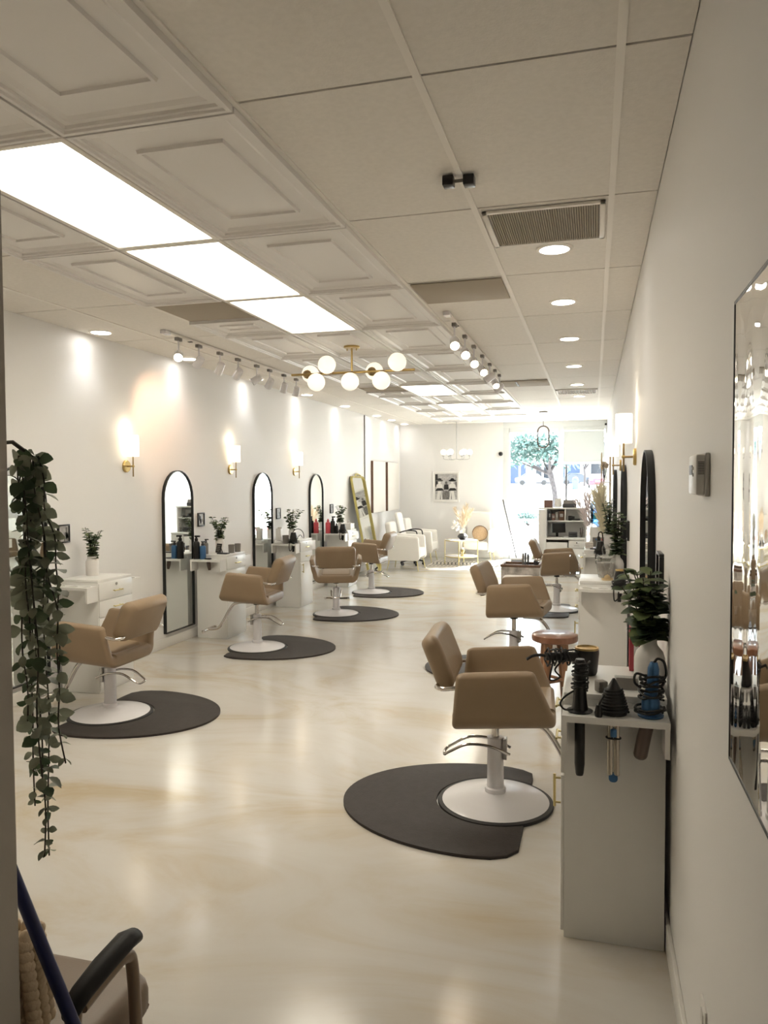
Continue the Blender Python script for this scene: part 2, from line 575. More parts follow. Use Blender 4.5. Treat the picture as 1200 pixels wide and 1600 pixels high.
def panel_mesh(w, l):
    """a moulded drop-in panel hanging just below the tiles, origin at its centre on the ceiling plane"""
    b = MB()
    prof = [(0.006, 0.0), (0.006, -0.030), (0.022, -0.030), (0.026, -0.022), (0.040, -0.022), (0.044, -0.012), (0.066, -0.012),
            (0.085, -0.003), (0.155, -0.003), (0.159, -0.016), (0.170, -0.016), (0.175, -0.006)]
    loops = []
    for ins, z in prof:
        hx, hy = w / 2 - ins, l / 2 - ins
        if ins > 0.12:
            hy -= 0.06
        loops.append([Vector(p) for p in ((-hx, -hy, z), (hx, -hy, z), (hx, hy, z), (-hx, hy, z))])
    b.loft(loops)
    return b

first_panel = {}
def put_panel(x0, x1, y0, y1):
    key = (round(x1 - x0, 3), round(y1 - y0, 3))
    loc = ((x0 + x1) / 2, (y0 + y1) / 2, CEIL - 0.001)
    if key not in first_panel:
        first_panel[key] = panel_mesh(x1 - x0, y1 - y0).build('moulded_panel', M['panel'], ceil, loc, smooth=0)
        return
    o = first_panel[key].copy()
    C.objects.link(o)
    o.parent = ceil
    o.location = loc

LIGHT_ROWS = (0, 1, 2, 6, 8)
for k in range(-2, 11):
    y0, y1 = Y0 + DY * k, Y0 + DY * (k + 1)
    put_panel(-1.84, -1.165, y0, y1)
    if k not in LIGHT_ROWS:
        put_panel(-2.45, -1.84, y0, y1)
    if k in (2, 6):
        put_panel(-3.06, -2.45, y0 + 0.6, y1)
    else:
        put_panel(-3.06, -2.45, y0, y1)

struct(MB().box((XR - 0.007, (YB + YF) / 2, 0.05), (0.014, YF - YB, 0.10), 0.004).build('baseboard_right', M['base']))
struct(MB().box((XL + 0.007, (1.15 + YF) / 2, 0.05), (0.014, YF - 1.15, 0.10), 0.004).build('baseboard_left', M['base']))
struct(MB().box(((XL - 1.87) / 2, YF - 0.007, 0.05), (-1.87 - XL - 0.03, 0.014, 0.10), 0.004).build('baseboard_far', M['base']))
struct(MB().box(((XL - 1.03) / 2, 1.157, 0.05), (-1.06 - XL, 0.014, 0.10), 0.004).build('baseboard_partition', M['base']))

# storefront
def frame_bars(name, bars, m, parent=None):
    b = MB()
    for c, s in bars:
        b.box(c, s, 0.004)
    return b.build(name, m, parent)
yw = YF + 0.06
w1 = struct(frame_bars('window_1', [((-1.80, yw, 1.40), (0.14, 0.12, 2.80)), ((-0.67, yw, 1.40), (0.09, 0.12, 2.80)),
                                   ((-1.235, yw, 2.75), (1.04, 0.12, 0.10)), ((-1.235, yw, 0.04), (1.04, 0.12, 0.08)),
                                   ((-1.235, yw, 0.835), (1.04, 0.07, 0.05))], M['frame']))
MB().box((-1.225, yw, 1.79), (1.01, 0.008, 1.86)).build('glass_pane', M['glass'], w1)
MB().box((-1.225, yw, 0.445), (1.01, 0.008, 0.73)).build('glass_pane', M['glass'], w1)
w2 = struct(frame_bars('window_2', [((0.245, yw, 1.40), (0.045, 0.12, 2.80)), ((-0.20, yw, 2.77), (0.85, 0.12, 0.06)),
                                   ((-0.20, yw, 0.04), (0.85, 0.12, 0.08))], M['frame']))
MB().box((-0.20, yw, 1.41), (0.85, 0.008, 2.66)).build('glass_pane', M['glass'], w2)
frame_bars('door_stile', [((-0.555, yw - 0.02, 1.02), (0.04, 0.05, 2.0)), ((0.20, yw - 0.02, 1.02), (0.03, 0.05, 2.0))], M['framedk'], w2)
bl = thing('roller_blind', 'white roller blind pulled partway down over the glazing beside the pendant lamp', 'blind', (-0.20, YF - 0.03, 0))
MB().box((0, 0, 2.37), (0.82, 0.004, 0.66)).build('blind_fabric', M['blind'], bl)
MB().cyl((-0.41, 0, 2.72), (0.41, 0, 2.72), 0.03).build('roller', M['frame'], bl)
MB().box((0, 0, 2.045), (0.83, 0.03, 0.06), 0.008).build('bottom_bar', M['frame'], bl)

# ------------------------------------------------------------------ ceiling fixtures
def troffer(y0, y1, label):
    x0, x1 = -2.45, -1.84
    w, l = x1 - x0, y1 - y0
    t = thing('ceiling_light', label, 'ceiling light', ((x0 + x1) / 2, (y0 + y1) / 2, CEIL - 0.002), 0, 'flat panel lights in the ceiling')
    b = MB()
    for sx in (-1, 1):
        b.box((sx * (w / 2 - 0.018), 0, -0.014), (0.030, l - 0.008, 0.028), 0.003)
    for sy in (-1, 1):
        b.box((0, sy * (l / 2 - 0.018), -0.014), (w - 0.064, 0.030, 0.028), 0.003)
    b.build('light_frame', M['rail'], t)
    MB().box((0, 0, -0.010), (w - 0.064, l - 0.064, 0.012)).build('diffuser', M['troffer'], t)

TLAB = {0: 'large flat panel light, biggest and first of the run of three panel lights', 1: 'flat panel light in the middle of the run of three panel lights',
        2: 'flat panel light at the far end of the run of three, before the globe chandelier', 6: 'small looking flat panel light just beyond the globe chandelier',
        8: 'flat panel light closest to the shop window, beyond the other panel lights'}
for k in LIGHT_ROWS:
    troffer(Y0 + DY * k, Y0 + DY * (k + 1), TLAB[k])

dl0 = None
def downlight(x, y, label, group, spot=True):
    t = thing('recessed_downlight', label, 'downlight', (x, y, CEIL - 0.003), 0, group)
    MB().lathe([(0.100, 0.0), (0.098, -0.006), (0.080, -0.010), (0.078, -0.004), (0.078, 0.0)], seg=32).build('trim_ring', M['rail'], t)
    MB().lathe([(0.0, -0.0065), (0.077, -0.0065), (0.077, 0.0), (0.0, 0.0)], seg=32).build('diffuser', M['down'], t)
    if spot:
        l = bpy.data.lights.new('downlight_lamp', 'SPOT')
        l.energy = W_DOWN
        l.spot_size = R(105)
        l.spot_blend = 0.7
        l.shadow_soft_size = 0.06
        l.color = (0.97, 0.98, 1.0)
        o = bpy.data.objects.new('downlight_lamp', l)
        C.objects.link(o)
        o.parent = t
        o.location = (0, 0, -0.03)
RDL = [(4.28, 'round ceiling downlight next to the slotted air grille'), (5.54, 'second round ceiling downlight from the slotted air grille along the sconce wall'),
       (6.97, 'third round ceiling downlight from the slotted air grille along the sconce wall'), (8.63, 'fourth round ceiling downlight from the slotted air grille along the sconce wall'),
       (10.27, 'fifth round ceiling downlight from the slotted air grille, before the small grey vent'), (11.65, 'round ceiling downlight just past the small grey vent by the sconce wall'),
       (15.2, 'round ceiling downlight above the roller blind and reception desk')]
for y, lab in RDL:
    downlight(-0.213, y, lab, 'downlights along the thermostat wall')
LDL = [(5.54, 'round ceiling downlight above the hanging garland side, before the track light'), (6.97, 'round ceiling downlight behind the second track head, above the first arched mirror'),
       (8.57, 'round ceiling downlight behind the fifth track head, near the second arched mirror'), (10.27, 'round ceiling downlight just below the chandelier bar, over the mirror wall'),
       (12.0, 'round ceiling downlight over the wall near the sunlit streak'), (13.9, 'round ceiling downlight over the gold leaning mirror'),
       (15.0, 'round ceiling downlight above the pair of blank canvases'), (16.1, 'round ceiling downlight in the far corner above the canvas by the end wall')]
for y, lab in LDL:
    downlight(-3.97, y, lab, 'downlights along the arched mirror wall')

def flat_vent(x0, x1, y0, y1, label, slots=0, handle=False):
    t = thing('ceiling_vent', label, 'vent', ((x0 + x1) / 2, (y0 + y1) / 2, CEIL - 0.003), 0, 'grey vents in the ceiling')
    w, l = x1 - x0 - 0.03, y1 - y0 - 0.02
    if slots:
        b = MB()
        b.box((0, l / 2 - 0.012, -0.006), (w, 0.024, 0.012), 0.002).box((0, -l / 2 + 0.012, -0.006), (w, 0.024, 0.012), 0.002)
        b.box((w / 2 - 0.012, 0, -0.006), (0.024, l, 0.012), 0.002).box((-w / 2 + 0.012, 0, -0.006), (0.024, l, 0.012), 0.002)
        b.build('vent_frame', M['rail'], t)
        MB().box((0, 0, -0.001), (w - 0.05, l - 0.05, 0.002)).build('vent_backing', M['ventdark'], t)
        b = MB()
        for i in range(slots):
            x = -w / 2 + 0.03 + (w - 0.06) * (i + 0.5) / slots
            b.box((x, 0, -0.006), ((w - 0.06) / slots * 0.55, l - 0.05, 0.008), rot=(0, 0.3, 0))
        b.build('vent_slats', M['vent'], t)
    else:
        MB().box((0, 0, -0.004), (w, l, 0.008), 0.003).build('vent_plate', M['vent'], t)
        if handle:
            MB().box((-w * 0.18, 0.0, -0.010), (0.02, l * 0.8, 0.006)).build('damper_slot', M['blackmat'], t)
flat_vent(-0.53, 0.06, 3.60, 4.16, 'slotted grey air grille in the ceiling beside a downlight', 46)
flat_vent(-1.155, -0.545, 4.78, 5.33, 'plain grey ceiling vent plate in front of the track light over the floor side')
flat_vent(-3.05, -2.46, 4.80, 5.37, 'plain grey ceiling vent plate beside the large panel lights, before the wall track')
flat_vent(-1.155, -0.545, 9.66, 10.25, 'grey ceiling vent with a dark slot past the end of the lit track', 0, True)
flat_vent(-0.53, 0.06, 10.8, 11.32, 'small grey ceiling vent between downlights by the far window', 14)
flat_vent(-3.05, -2.46, 9.75, 10.30, 'grey ceiling vent plate below the globe chandelier in view')

t = thing('ceiling_sensor', 'small twin black box sensor clipped to the ceiling rail', 'sensor', (-0.545, 3.165, CEIL - 0.004))
MB().box((-0.042, -0.005, -0.022), (0.045, 0.052, 0.040), 0.003).build('sensor_box', M['black'], t)
MB().box((0.042, 0.008, -0.022), (0.045, 0.052, 0.040), 0.003).build('sensor_box', M['black'], t)
MB().cyl((-0.03, 0, -0.020), (0.03, 0, -0.020), 0.007).build('clip', M['grey'], t)

def track(x, y0, y1, heads, label, z_drop=0.13, group=None):
    t = thing('track_rail', label, 'track light', (x, (y0 + y1) / 2, CEIL - 0.002))
    MB().box((0, 0, -0.012), (0.036, y1 - y0, 0.022), 0.003).build('rail_bar', M['rail'], t)
    MB().box((0, -(y1 - y0) / 2 - 0.05, -0.016), (0.05, 0.09, 0.03), 0.004).build('power_feed', M['whitegloss'], t)
    MB().box((0, -(y1 - y0) / 2 + 0.35, -0.024), (0.036, 0.03, 0.004)).build('rail_joint', M['blackmat'], t)

def head(x, y, aim, label, group, lit, lamp=None):
    t = thing('track_spotlight', label, 'spotlight', (x, y, CEIL - 0.025), 0, group)
    MB().box((0, 0, -0.014), (0.034, 0.075, 0.028), 0.003).build('track_adapter', M['grey'], t)
    MB().cyl((0, 0, -0.02), (0, 0, -0.125), 0.007, seg=10).build('stem', M['whitegloss'], t)
    a = Vector(aim).normalized()
    c = Vector((0, 0, -0.15))
    p0, p1 = c - a * 0.055, c + a * 0.06
    MB().lathe([(0.0, 0), (0.026, 0.0), (0.036, 0.012), (0.038, 0.11), (0.040, 0.115), (0.036, 0.115), (0.034, 0.10), (0.0, 0.10)], p0, 18, tuple(a)).build('lamp_can', M['whitegloss'], t)
    MB().lathe([(0.0, 0.0), (0.034, 0.0), (0.034, 0.003), (0.0, 0.003)], p0 + a * 0.105, 18, tuple(a)).build('lamp_face', M['headlit'] if lit else M['photo0'], t)
    if lamp:
        l = bpy.data.lights.new('track_lamp', 'SPOT')
        l.energy, l.spot_size, l.spot_blend, l.shadow_soft_size = lamp[0], R(lamp[1]), 0.9, 0.03
        l.color = lamp[2]
        o = bpy.data.objects.new('track_lamp', l)
        C.objects.link(o)
        o.parent = t
        o.location = p1 + a * 0.02
        o.rotation_euler = a.to_track_quat('-Z', 'Y').to_euler()
track(-3.43, 5.70, 8.75, 8, 'white ceiling track carrying eight spotlights along the mirror wall')
warm = (1.0, 0.64, 0.42)
LH = [(5.85, (0.5, -1, -0.6), 1, None, 'lit track spotlight at the start of the wall track, glowing toward the room'),
      (6.2, (-0.72, 0.50, -0.50), 1, (32, 80, warm), 'track spotlight throwing a warm pool above the first arched mirror'),
      (6.6, (-0.6, 0.3, -1), 0, None, 'third white spotlight along the eight-lamp wall track'),
      (6.98, (-1, 0.6, -0.9), 0, None, 'fourth white spotlight along the eight-lamp wall track, tipped over'),
      (7.42, (-0.9, -0.5, -0.7), 0, None, 'fifth white spotlight along the eight-lamp wall track, beside a glowing downlight'),
      (7.75, (-0.8, 0.5, -1), 0, None, 'sixth white spotlight along the eight-lamp wall track'),
      (8.15, (-0.4, 0.2, -1), 0, None, 'seventh white spotlight along the eight-lamp wall track'),
      (8.52, (-0.3, 0.1, -1), 0, None, 'last white spotlight on the wall track, closest to the globe chandelier')]
for y, aim, lit, lamp, lab in LH:
    head(-3.43, y, aim, lab, 'spotlights on the wall track', lit, lamp)
track(-1.06, 5.70, 9.0, 7, 'white ceiling track of lit spotlights next to the moulded panels')
RH = [(5.95, (0.25, -1, -0.75), 'first and brightest spotlight of the lit ceiling track by the moulded panels'), (6.45, (0.3, -1, -0.6), 'second spotlight of the lit ceiling track by the moulded panels'),
      (6.95, (0.3, -1, -0.6), 'third spotlight of the lit ceiling track by the moulded panels'), (7.5, (0.5, -1, -0.7), 'fourth spotlight of the lit ceiling track by the moulded panels'),
      (8.05, (-1, -0.3, -0.7), 'fifth spotlight of the lit ceiling track, turned aside'), (8.5, (0.4, -0.9, -0.9), 'spotlight second from the end of the lit ceiling track'),
      (8.9, (-0.9, 0.3, -0.9), 'last spotlight at the far end of the lit ceiling track')]
for i, (y, aim, lab) in enumerate(RH):
    head(-1.06, y, aim, lab, 'spotlights on the lit track', i not in (4, 6), (5, 70, (1, 0.86, 0.68)) if i in (0, 2, 3) else None)

# globe chandelier
ch = thing('globe_chandelier', 'brass bar chandelier with seven glowing white globes', 'chandelier', (-2.17, 6.77, CEIL - 0.002))
MB().lathe([(0.0, 0), (0.075, 0), (0.075, -0.018), (0.068, -0.024), (0.0, -0.024)], seg=28).build('canopy', M['brass'], ch)
b = MB()
for s in (-1, 1):
    b.cyl((s * 0.045, 0, -0.02), (s * 0.045, 0, -0.045), 0.005, seg=8)
b.build('canopy_screw', M['brass'], ch)
MB().cyl((0, 0, -0.02), (0, 0, -0.24), 0.009).build('stem', M['brass'], ch)
MB().cyl((-0.60, 0, -0.245), (0.60, 0, -0.245), 0.011).build('bar', M['brass'], ch)
for gx, dy, dz in ((-0.46, 0.13, 0.02), (-0.21, -0.10, 0.065), (-0.33, -0.06, -0.085), (0.0, -0.06, -0.092), (0.18, 0.13, 0.02), (0.30, -0.06, -0.095), (0.46, -0.10, 0.06)):
    off = Vector((0, dy, dz)).normalized()
    g = MB().sphere((gx, dy, -0.245 + dz), 0.083, 24).build('globe', M['globe'], ch)
    MB().lathe([(0.0, 0), (0.018, 0), (0.04, 0.03), (0.042, 0.05), (0.0, 0.05)], (gx, 0, -0.245), 18, tuple(off)).build('globe_cup', M['brassdk'], g)

# far chandelier
fc = thing('stem_chandelier', 'slim nickel chandelier with upright opal globes hanging before the end wall', 'chandelier', (-2.74, 15.6, CEIL - 0.002))
MB().lathe([(0, 0), (0.06, 0), (0.055, -0.03), (0, -0.03)], seg=20).build('canopy', M['steel'], fc)
MB().cyl((0, 0, -0.03), (0, 0, -0.80), 0.008).build('stem', M['steel'], fc)
for k in range(6):
    a = 2 * PI * k / 6 + 0.25
    ex, ey = 0.27 * math.cos(a), 0.27 * math.sin(a)
    ar = MB().tube(smoothpath([(0, 0, -0.79), (ex * 0.5, ey * 0.5, -0.80), (ex * 0.95, ey * 0.95, -0.79), (ex, ey, -0.72)], 4), 0.006, 8).build('arm', M['steel'], fc)
    MB().lathe([(0, 0), (0.028, 0), (0.032, 0.02), (0, 0.02)], (ex, ey, -0.73), 14).build('cup', M['steel'], ar)
    MB().sphere((ex, ey, -0.65), 0.062, 18).build('globe', M['globe'], ar)

# ring pendant
pd = thing('ring_pendant', 'oval ring pendant lamp in dark brass hanging before the window', 'pendant lamp', (-0.885, 14.1, CEIL - 0.002))
MB().lathe([(0, 0), (0.075, 0), (0.075, -0.02), (0, -0.02)], seg=20).build('canopy', M['bronze'], pd)
MB().cyl((0, 0, -0.02), (0, 0, -0.26), 0.006, seg=8).build('rod', M['bronze'], pd)
pts = []
for k in range(40):
    a = 2 * PI * k / 40
    pts.append((0.10 * math.cos(a), 0, -0.455 + 0.10 * math.sin(a) + (0.095 if math.sin(a) >= 0 else -0.095)))
MB().tube(pts, 0.012, 8, True).build('ring', M['bronze'], pd)
MB().sphere((0, 0, -0.56), 0.045, 16).build('bulb', M['globe'], pd)

# security cameras
for loc, lab in (((-1.92, YF - 0.005, 2.25), 'small black dome camera on the end wall beside the window frame'), ((0.235, YF - 0.005, 2.83), 'tiny dark camera in the top corner above the roller blind')):
    t = thing('dome_camera', lab, 'camera', loc)
    s = 1.0 if loc[0] < 0 else 0.5
    MB().lathe([(0, 0), (0.045 * s, 0), (0.045 * s, 0.02), (0, 0.02)], (0, 0, 0), 16, (0, -1, 0)).build('mount', M['greydk'], t)
    MB().sphere((0, -0.045 * s, 0), 0.042 * s, 14).build('dome', M['black'], t)
# wall conduit
t = thing('wall_conduit', 'white electrical conduit running down the wall to a small box beside the gold mirror', 'conduit', (XL, 13.66, 1.62))
MB().cyl((0.014, 0, 0.06), (0.014, 0, 1.29), 0.011, seg=10).build('pipe', M['grey'], t)
MB().box((0.026, 0, 0), (0.05, 0.11, 0.12), 0.006).build('junction_box', M['base'], t)

# ------------------------------------------------------------------ wall sconces
def sconce(side, y, label):
    x = XL if side < 0 else XR
    s = -side
    t = thing('wall_sconce', label, 'wall lamp', (x, y, 1.80), 0, 'brass wall sconces')
    MB().lathe([(0, 0), (0.056, 0), (0.056, 0.014), (0.050, 0.020), (0, 0.020)], (0, 0, 0.01), 24, (s, 0, 0)).build('backplate', M['brass'], t)
    MB().cyl((s * 0.015, 0, 0.01), (s * 0.078, 0, 0.01), 0.007, seg=10).build('arm', M['brassdk'], t)
    rod = MB().cyl((s * 0.078, 0, -0.085), (s * 0.078, 0, 0.16), 0.006, seg=10).build('rod', M['brassdk'], t)
    MB().sphere((s * 0.078, 0, 0.01), 0.013, 10).build('rod_joint', M['brass'], rod)
    MB().lathe([(0.0, 0.100), (0.052, 0.100), (0.053, 0.103), (0.053, 0.288), (0.052, 0.291), (0.0, 0.291)], (s * 0.078, 0, 0), 24).build('lamp_shade', M['shade'], t)
    l = bpy.data.lights.new('sconce_lamp', 'POINT')
    l.energy, l.shadow_soft_size, l.color = 0.9, 0.05, (1, 0.83, 0.6)
    o = bpy.data.objects.new('sconce_lamp', l)
    C.objects.link(o)
    o.parent = t
    o.location = (s * 0.078, 0, 0.36)
sconce(-1, 6.12, 'glowing brass sconce between the plain station and the first black-framed mirror')
sconce(-1, 8.20, 'glowing brass sconce between the arched mirrors above the second white station')
sconce(-1, 10.20, 'glowing brass sconce above the station with the wire headband, before the last arched mirror')
sconce(1, 5.24, 'tall-shaded brass sconce beside the dark arched mirror near the thermostat')
sconce(1, 7.98, 'brass sconce partly hidden behind the sconce by the thermostat wall mirror')

# ------------------------------------------------------------------ arched mirrors
def arch_pts(w, h, n=14):
    r = w / 2
    pts = [(-r, 0), (r, 0), (r, h - r)]
    for k in range(1, n):
        a = PI * k / n
        pts.append((r * math.cos(a), h - r + r * math.sin(a)))
    pts.append((-r, h - r))
    return pts
def arched_mirror(side, yc, w, z0, z1, label, bottom=True):
    x = XL if side < 0 else XR
    s = -side
    t = thing('arched_mirror', label, 'mirror', (x, yc, z0), 0, 'arched black-framed mirrors')
    h = z1 - z0
    o, i = arch_pts(w, h), [(u * (1 - 0.016 / w), v * (h - 0.016) / h + 0.008) for u, v in arch_pts(w, h)]
    b = MB()
    d = 0.034
    n = len(o)
    rings = []
    for P, q in ((o, 0.001), (o, d), (i, d), (i, 0.012)):
        rings.append([b.bm.verts.new((s * q, u, v)) for u, v in P])
    for A, B in zip(rings[:-1], rings[1:]):
        for k in range(n):
            j = (k + 1) % n
            b.bm.faces.new((A[k], A[j], B[j], B[k]))
    b.build('mirror_frame', M['blackframe'], t)
    MB().prism([(u, v) for u, v in i], 0.012, lambda u, v, w_: Vector((s * (0.008 + w_), u, v))).build('mirror_glass', M['mirror'], t, smooth=0)
arched_mirror(-1, 4.74, 0.57, 0.14, 1.785, 'arched black-framed mirror mostly hidden behind the hanging garland')
arched_mirror(-1, 6.995, 0.57, 0.14, 1.785, 'arched black-framed mirror beside the plain station with the spray bottles next to it')
arched_mirror(-1, 9.08, 0.57, 0.14, 1.785, 'arched black-framed mirror reflecting the bright window, second along the station wall')
arched_mirror(-1, 11.05, 0.57, 0.14, 1.785, 'arched black-framed mirror before the gold leaning mirror')
arched_mirror(1, 3.86, 0.60, 0.14, 1.80, 'dark arched mirror seen edge-on beside the thermostat')
arched_mirror(1, 6.85, 0.60, 0.14, 1.79, 'arched mirror seen edge-on below the tall-shaded sconce, second on its wall')
arched_mirror(1, 9.56, 0.60, 0.14, 1.79, 'arched mirror seen edge-on behind the pampas grass at the far station')

# small framed pictures
def small_picture(side, y, z, label, w=0.14):
    x = XL if side < 0 else XR
    s = -side
    t = thing('small_picture', label, 'picture', (x, y, z), 0, 'small framed pictures by the mirrors')
    b = MB()
    h = 0.15
    for c, sz in (((s * 0.009, 0, h / 2 - 0.006), (0.018, w, 0.012)), ((s * 0.009, 0, -h / 2 + 0.006), (0.018, w, 0.012)),
                  ((s * 0.009, w / 2 - 0.006, 0), (0.018, 0.012, h - 0.024)), ((s * 0.009, -w / 2 + 0.006, 0), (0.018, 0.012, h - 0.024))):
        b.box(c, sz, 0.002)
    b.build('picture_frame', M['black'], t)
    MB().box((s * 0.006, 0, 0), (0.006, w - 0.024, h - 0.024)).build('picture_sheet', M['photo1'], t)
    b = MB()
    r_ = random.Random(int(y * 10))
    for k in range(7):
        u, v = r_.uniform(-0.045, 0.045), r_.uniform(-0.05, 0.03)
        b.box((s * 0.010, u, v), (0.001, r_.uniform(0.01, 0.03), r_.uniform(0.03, 0.06)))
    b.build('picture_image', M['photo2'], t)
small_picture(-1, 5.24, 1.247, 'small dark framed picture on the wall above the plain station by the garland')
small_picture(-1, 7.48, 1.255, 'small dark framed picture on the wall beside the first full mirror, above spray bottles')
small_picture(-1, 9.60, 1.235, 'small dark framed picture above the station with the white dispenser')
small_picture(-1, 11.78, 1.225, 'small dark framed picture above the pink bottle')
small_picture(1, 3.22, 1.29, 'small dark framed picture seen edge-on above the eucalyptus vase', 0.16)
small_picture(1, 6.15, 1.27, 'small dark framed picture seen edge-on by the second station plant', 0.16)

# ------------------------------------------------------------------ stations
def tray_mesh(b, x0, x1, y0, y1, z, th, holes, r):
    """plate with round holes along x"""
    n = len(holes)
    seg = 24
    edges = [x0] + [(holes[i] + holes[i + 1]) / 2 for i in range(n - 1)] + [x1]
    yc = (y0 + y1) / 2
    for i in range(n):
        ex0, ex1 = edges[i], edges[i + 1]
        cx = holes[i]
        ring, sq = [], []
        for k in range(seg):
            a = 2 * PI * k / seg + PI / seg
            ca, sa = math.cos(a), math.sin(a)
            ring.append((cx + r * ca, yc + r * sa))
            hx = (ex1 - cx) if ca > 0 else (cx - ex0)
            hy = (y1 - yc) if sa > 0 else (yc - y0)
            f = 1 / max(abs(ca) / hx, abs(sa) / hy)
            sq.append((cx + f * ca, yc + f * sa))
        for qx, qy in ((ex0, y0), (ex1, y0), (ex0, y1), (ex1, y1)):
            kk = min(range(seg), key=lambda k_: (sq[k_][0] - qx) ** 2 + (sq[k_][1] - qy) ** 2)
            sq[kk] = (qx, qy)
        V = {}
        for nm, pts, zz in (('rt', ring, z), ('rb', ring, z - th), ('st', sq, z), ('sb', sq, z - th)):
            V[nm] = [b.bm.verts.new((p[0], p[1], zz)) for p in pts]
        for k in range(seg):
            j = (k + 1) % seg
            b.bm.faces.new((V['rt'][k], V['rt'][j], V['st'][j], V['st'][k]))
            b.bm.faces.new((V['rb'][k], V['rb'][j], V['sb'][j], V['sb'][k]))
            b.bm.faces.new((V['rt'][k], V['rt'][j], V['rb'][j], V['rb'][k]))
            on0 = abs(sq[k][0] - ex0) < 1e-6 and abs(sq[j][0] - ex0) < 1e-6
            on1 = abs(sq[k][0] - ex1) < 1e-6 and abs(sq[j][0] - ex1) < 1e-6
            if (i > 0 and on0) or (i < n - 1 and on1):
                continue
            b.bm.faces.new((V['st'][k], V['st'][j], V['sb'][j], V['sb'][k]))

def station(side, y0, label, wid=0.45, group='white styling stations'):
    """station against a wall: near side at y0, root on the floor at its back corner"""
    s = -side
    xb = (XL + 0.075) if side < 0 else 0.249
    t = thing('styling_station', label, 'cabinet', (xb, y0, 0), 0, group)
    D, H = 0.347, 0.897
    b = MB()
    b.box((s * D / 2, wid / 2, 0.4375), (D - 0.004, wid - 0.004, 0.873), 0.001)
    b.build('carcass', M['white'], t)
    MB().box((s * D / 2, wid / 2, H - 0.011), (D, wid, 0.022), 0.002).build('worktop', M['white'], t)
    fx = s * (D + 0.004)
    for z0, z1, hz, nm in ((0.735, 0.868, 0.795, 'drawer'), (0.60, 0.73, 0.67, 'drawer')):
        dr = MB().box((fx, wid / 2, (z0 + z1) / 2), (0.012, wid - 0.012, z1 - z0 - 0.004), 0.002).build(nm, M['white'], t)
        b = MB()
        b.cyl((fx + s * 0.03, wid / 2 - 0.055, hz), (fx + s * 0.03, wid / 2 + 0.055, hz), 0.005, seg=10)
        for q in (-0.04, 0.04):
            b.cyl((fx, wid / 2 + q, hz), (fx + s * 0.03, wid / 2 + q, hz), 0.004, seg=8)
        b.build('handle', M['gold'], dr)
        if z0 > 0.6:
            MB().lathe([(0, 0), (0.011, 0), (0.011, 0.006), (0, 0.006)], (fx + s * 0.006, wid / 2, 0.845), 14, (s, 0, 0)).build('lock', M['steel'], dr)
    do = MB().box((fx, wid / 2, 0.308), (0.012, wid - 0.012, 0.57), 0.002).build('door', M['white'], t)
    b = MB()
    hy = 0.05
    b.cyl((fx + s * 0.03, hy, 0.46), (fx + s * 0.03, hy, 0.58), 0.005, seg=10)
    for q in (0.475, 0.565):
        b.cyl((fx, hy, q), (fx + s * 0.03, hy, q), 0.004, seg=8)
    b.build('handle', M['gold'], do)
    for side_y, sg in ((0.0, -1), (wid, 1)):
        b = MB()
        ya, yb = (side_y - 0.135, side_y - 0.001) if sg < 0 else (side_y + 0.001, side_y + 0.135)
        xs = sorted((s * 0.0, s * (D + 0.002)))
        hs = [xs[0] + (xs[1] - xs[0]) * q for q in (1 / 6, 0.50, 5 / 6)]
        tray_mesh(b, xs[0], xs[1], ya, yb, 0.853, 0.022, hs, 0.037)
        bmesh.ops.remove_doubles(b.bm, verts=b.bm.verts[:], dist=1e-5)
        tr = b.build('tool_tray', M['white'], t, smooth=0)
        for xx in (xs[0] + 0.009, xs[1] - 0.009):
            b = MB()
            pr = [(0, 0), (0.134, 0), (0.134, -0.10), (0, -0.10)]
            y_w = side_y
            b.prism([(u, v) for u, v in pr], 0.016, lambda u, v, w_, xx=xx: Vector((xx - 0.008 + w_, y_w + sg * (0.001 + u), 0.831 + v)))
            b.build('tray_bracket', M['white'], tr, smooth=0)
    return t
station(-1, 5.10, 'white station with an empty tool tray and a single plant, beside the garland')
station(-1, 7.25, 'white station holding spray bottles and two grey cups, beside the first full mirror')
station(-1, 9.33, 'white station with a white dispenser and wire headband on top')
station(-1, 11.36, 'white station with the pink bottle, before the gold leaning mirror')
station(1, 2.766, 'white station with curling irons hanging in its tool tray, by the thermostat wall')
station(1, 5.93, 'white station with an hourglass and glass jar on top, behind the wooden stool')
station(1, 8.62, 'white station with the black flat iron on top, near the pampas grass')

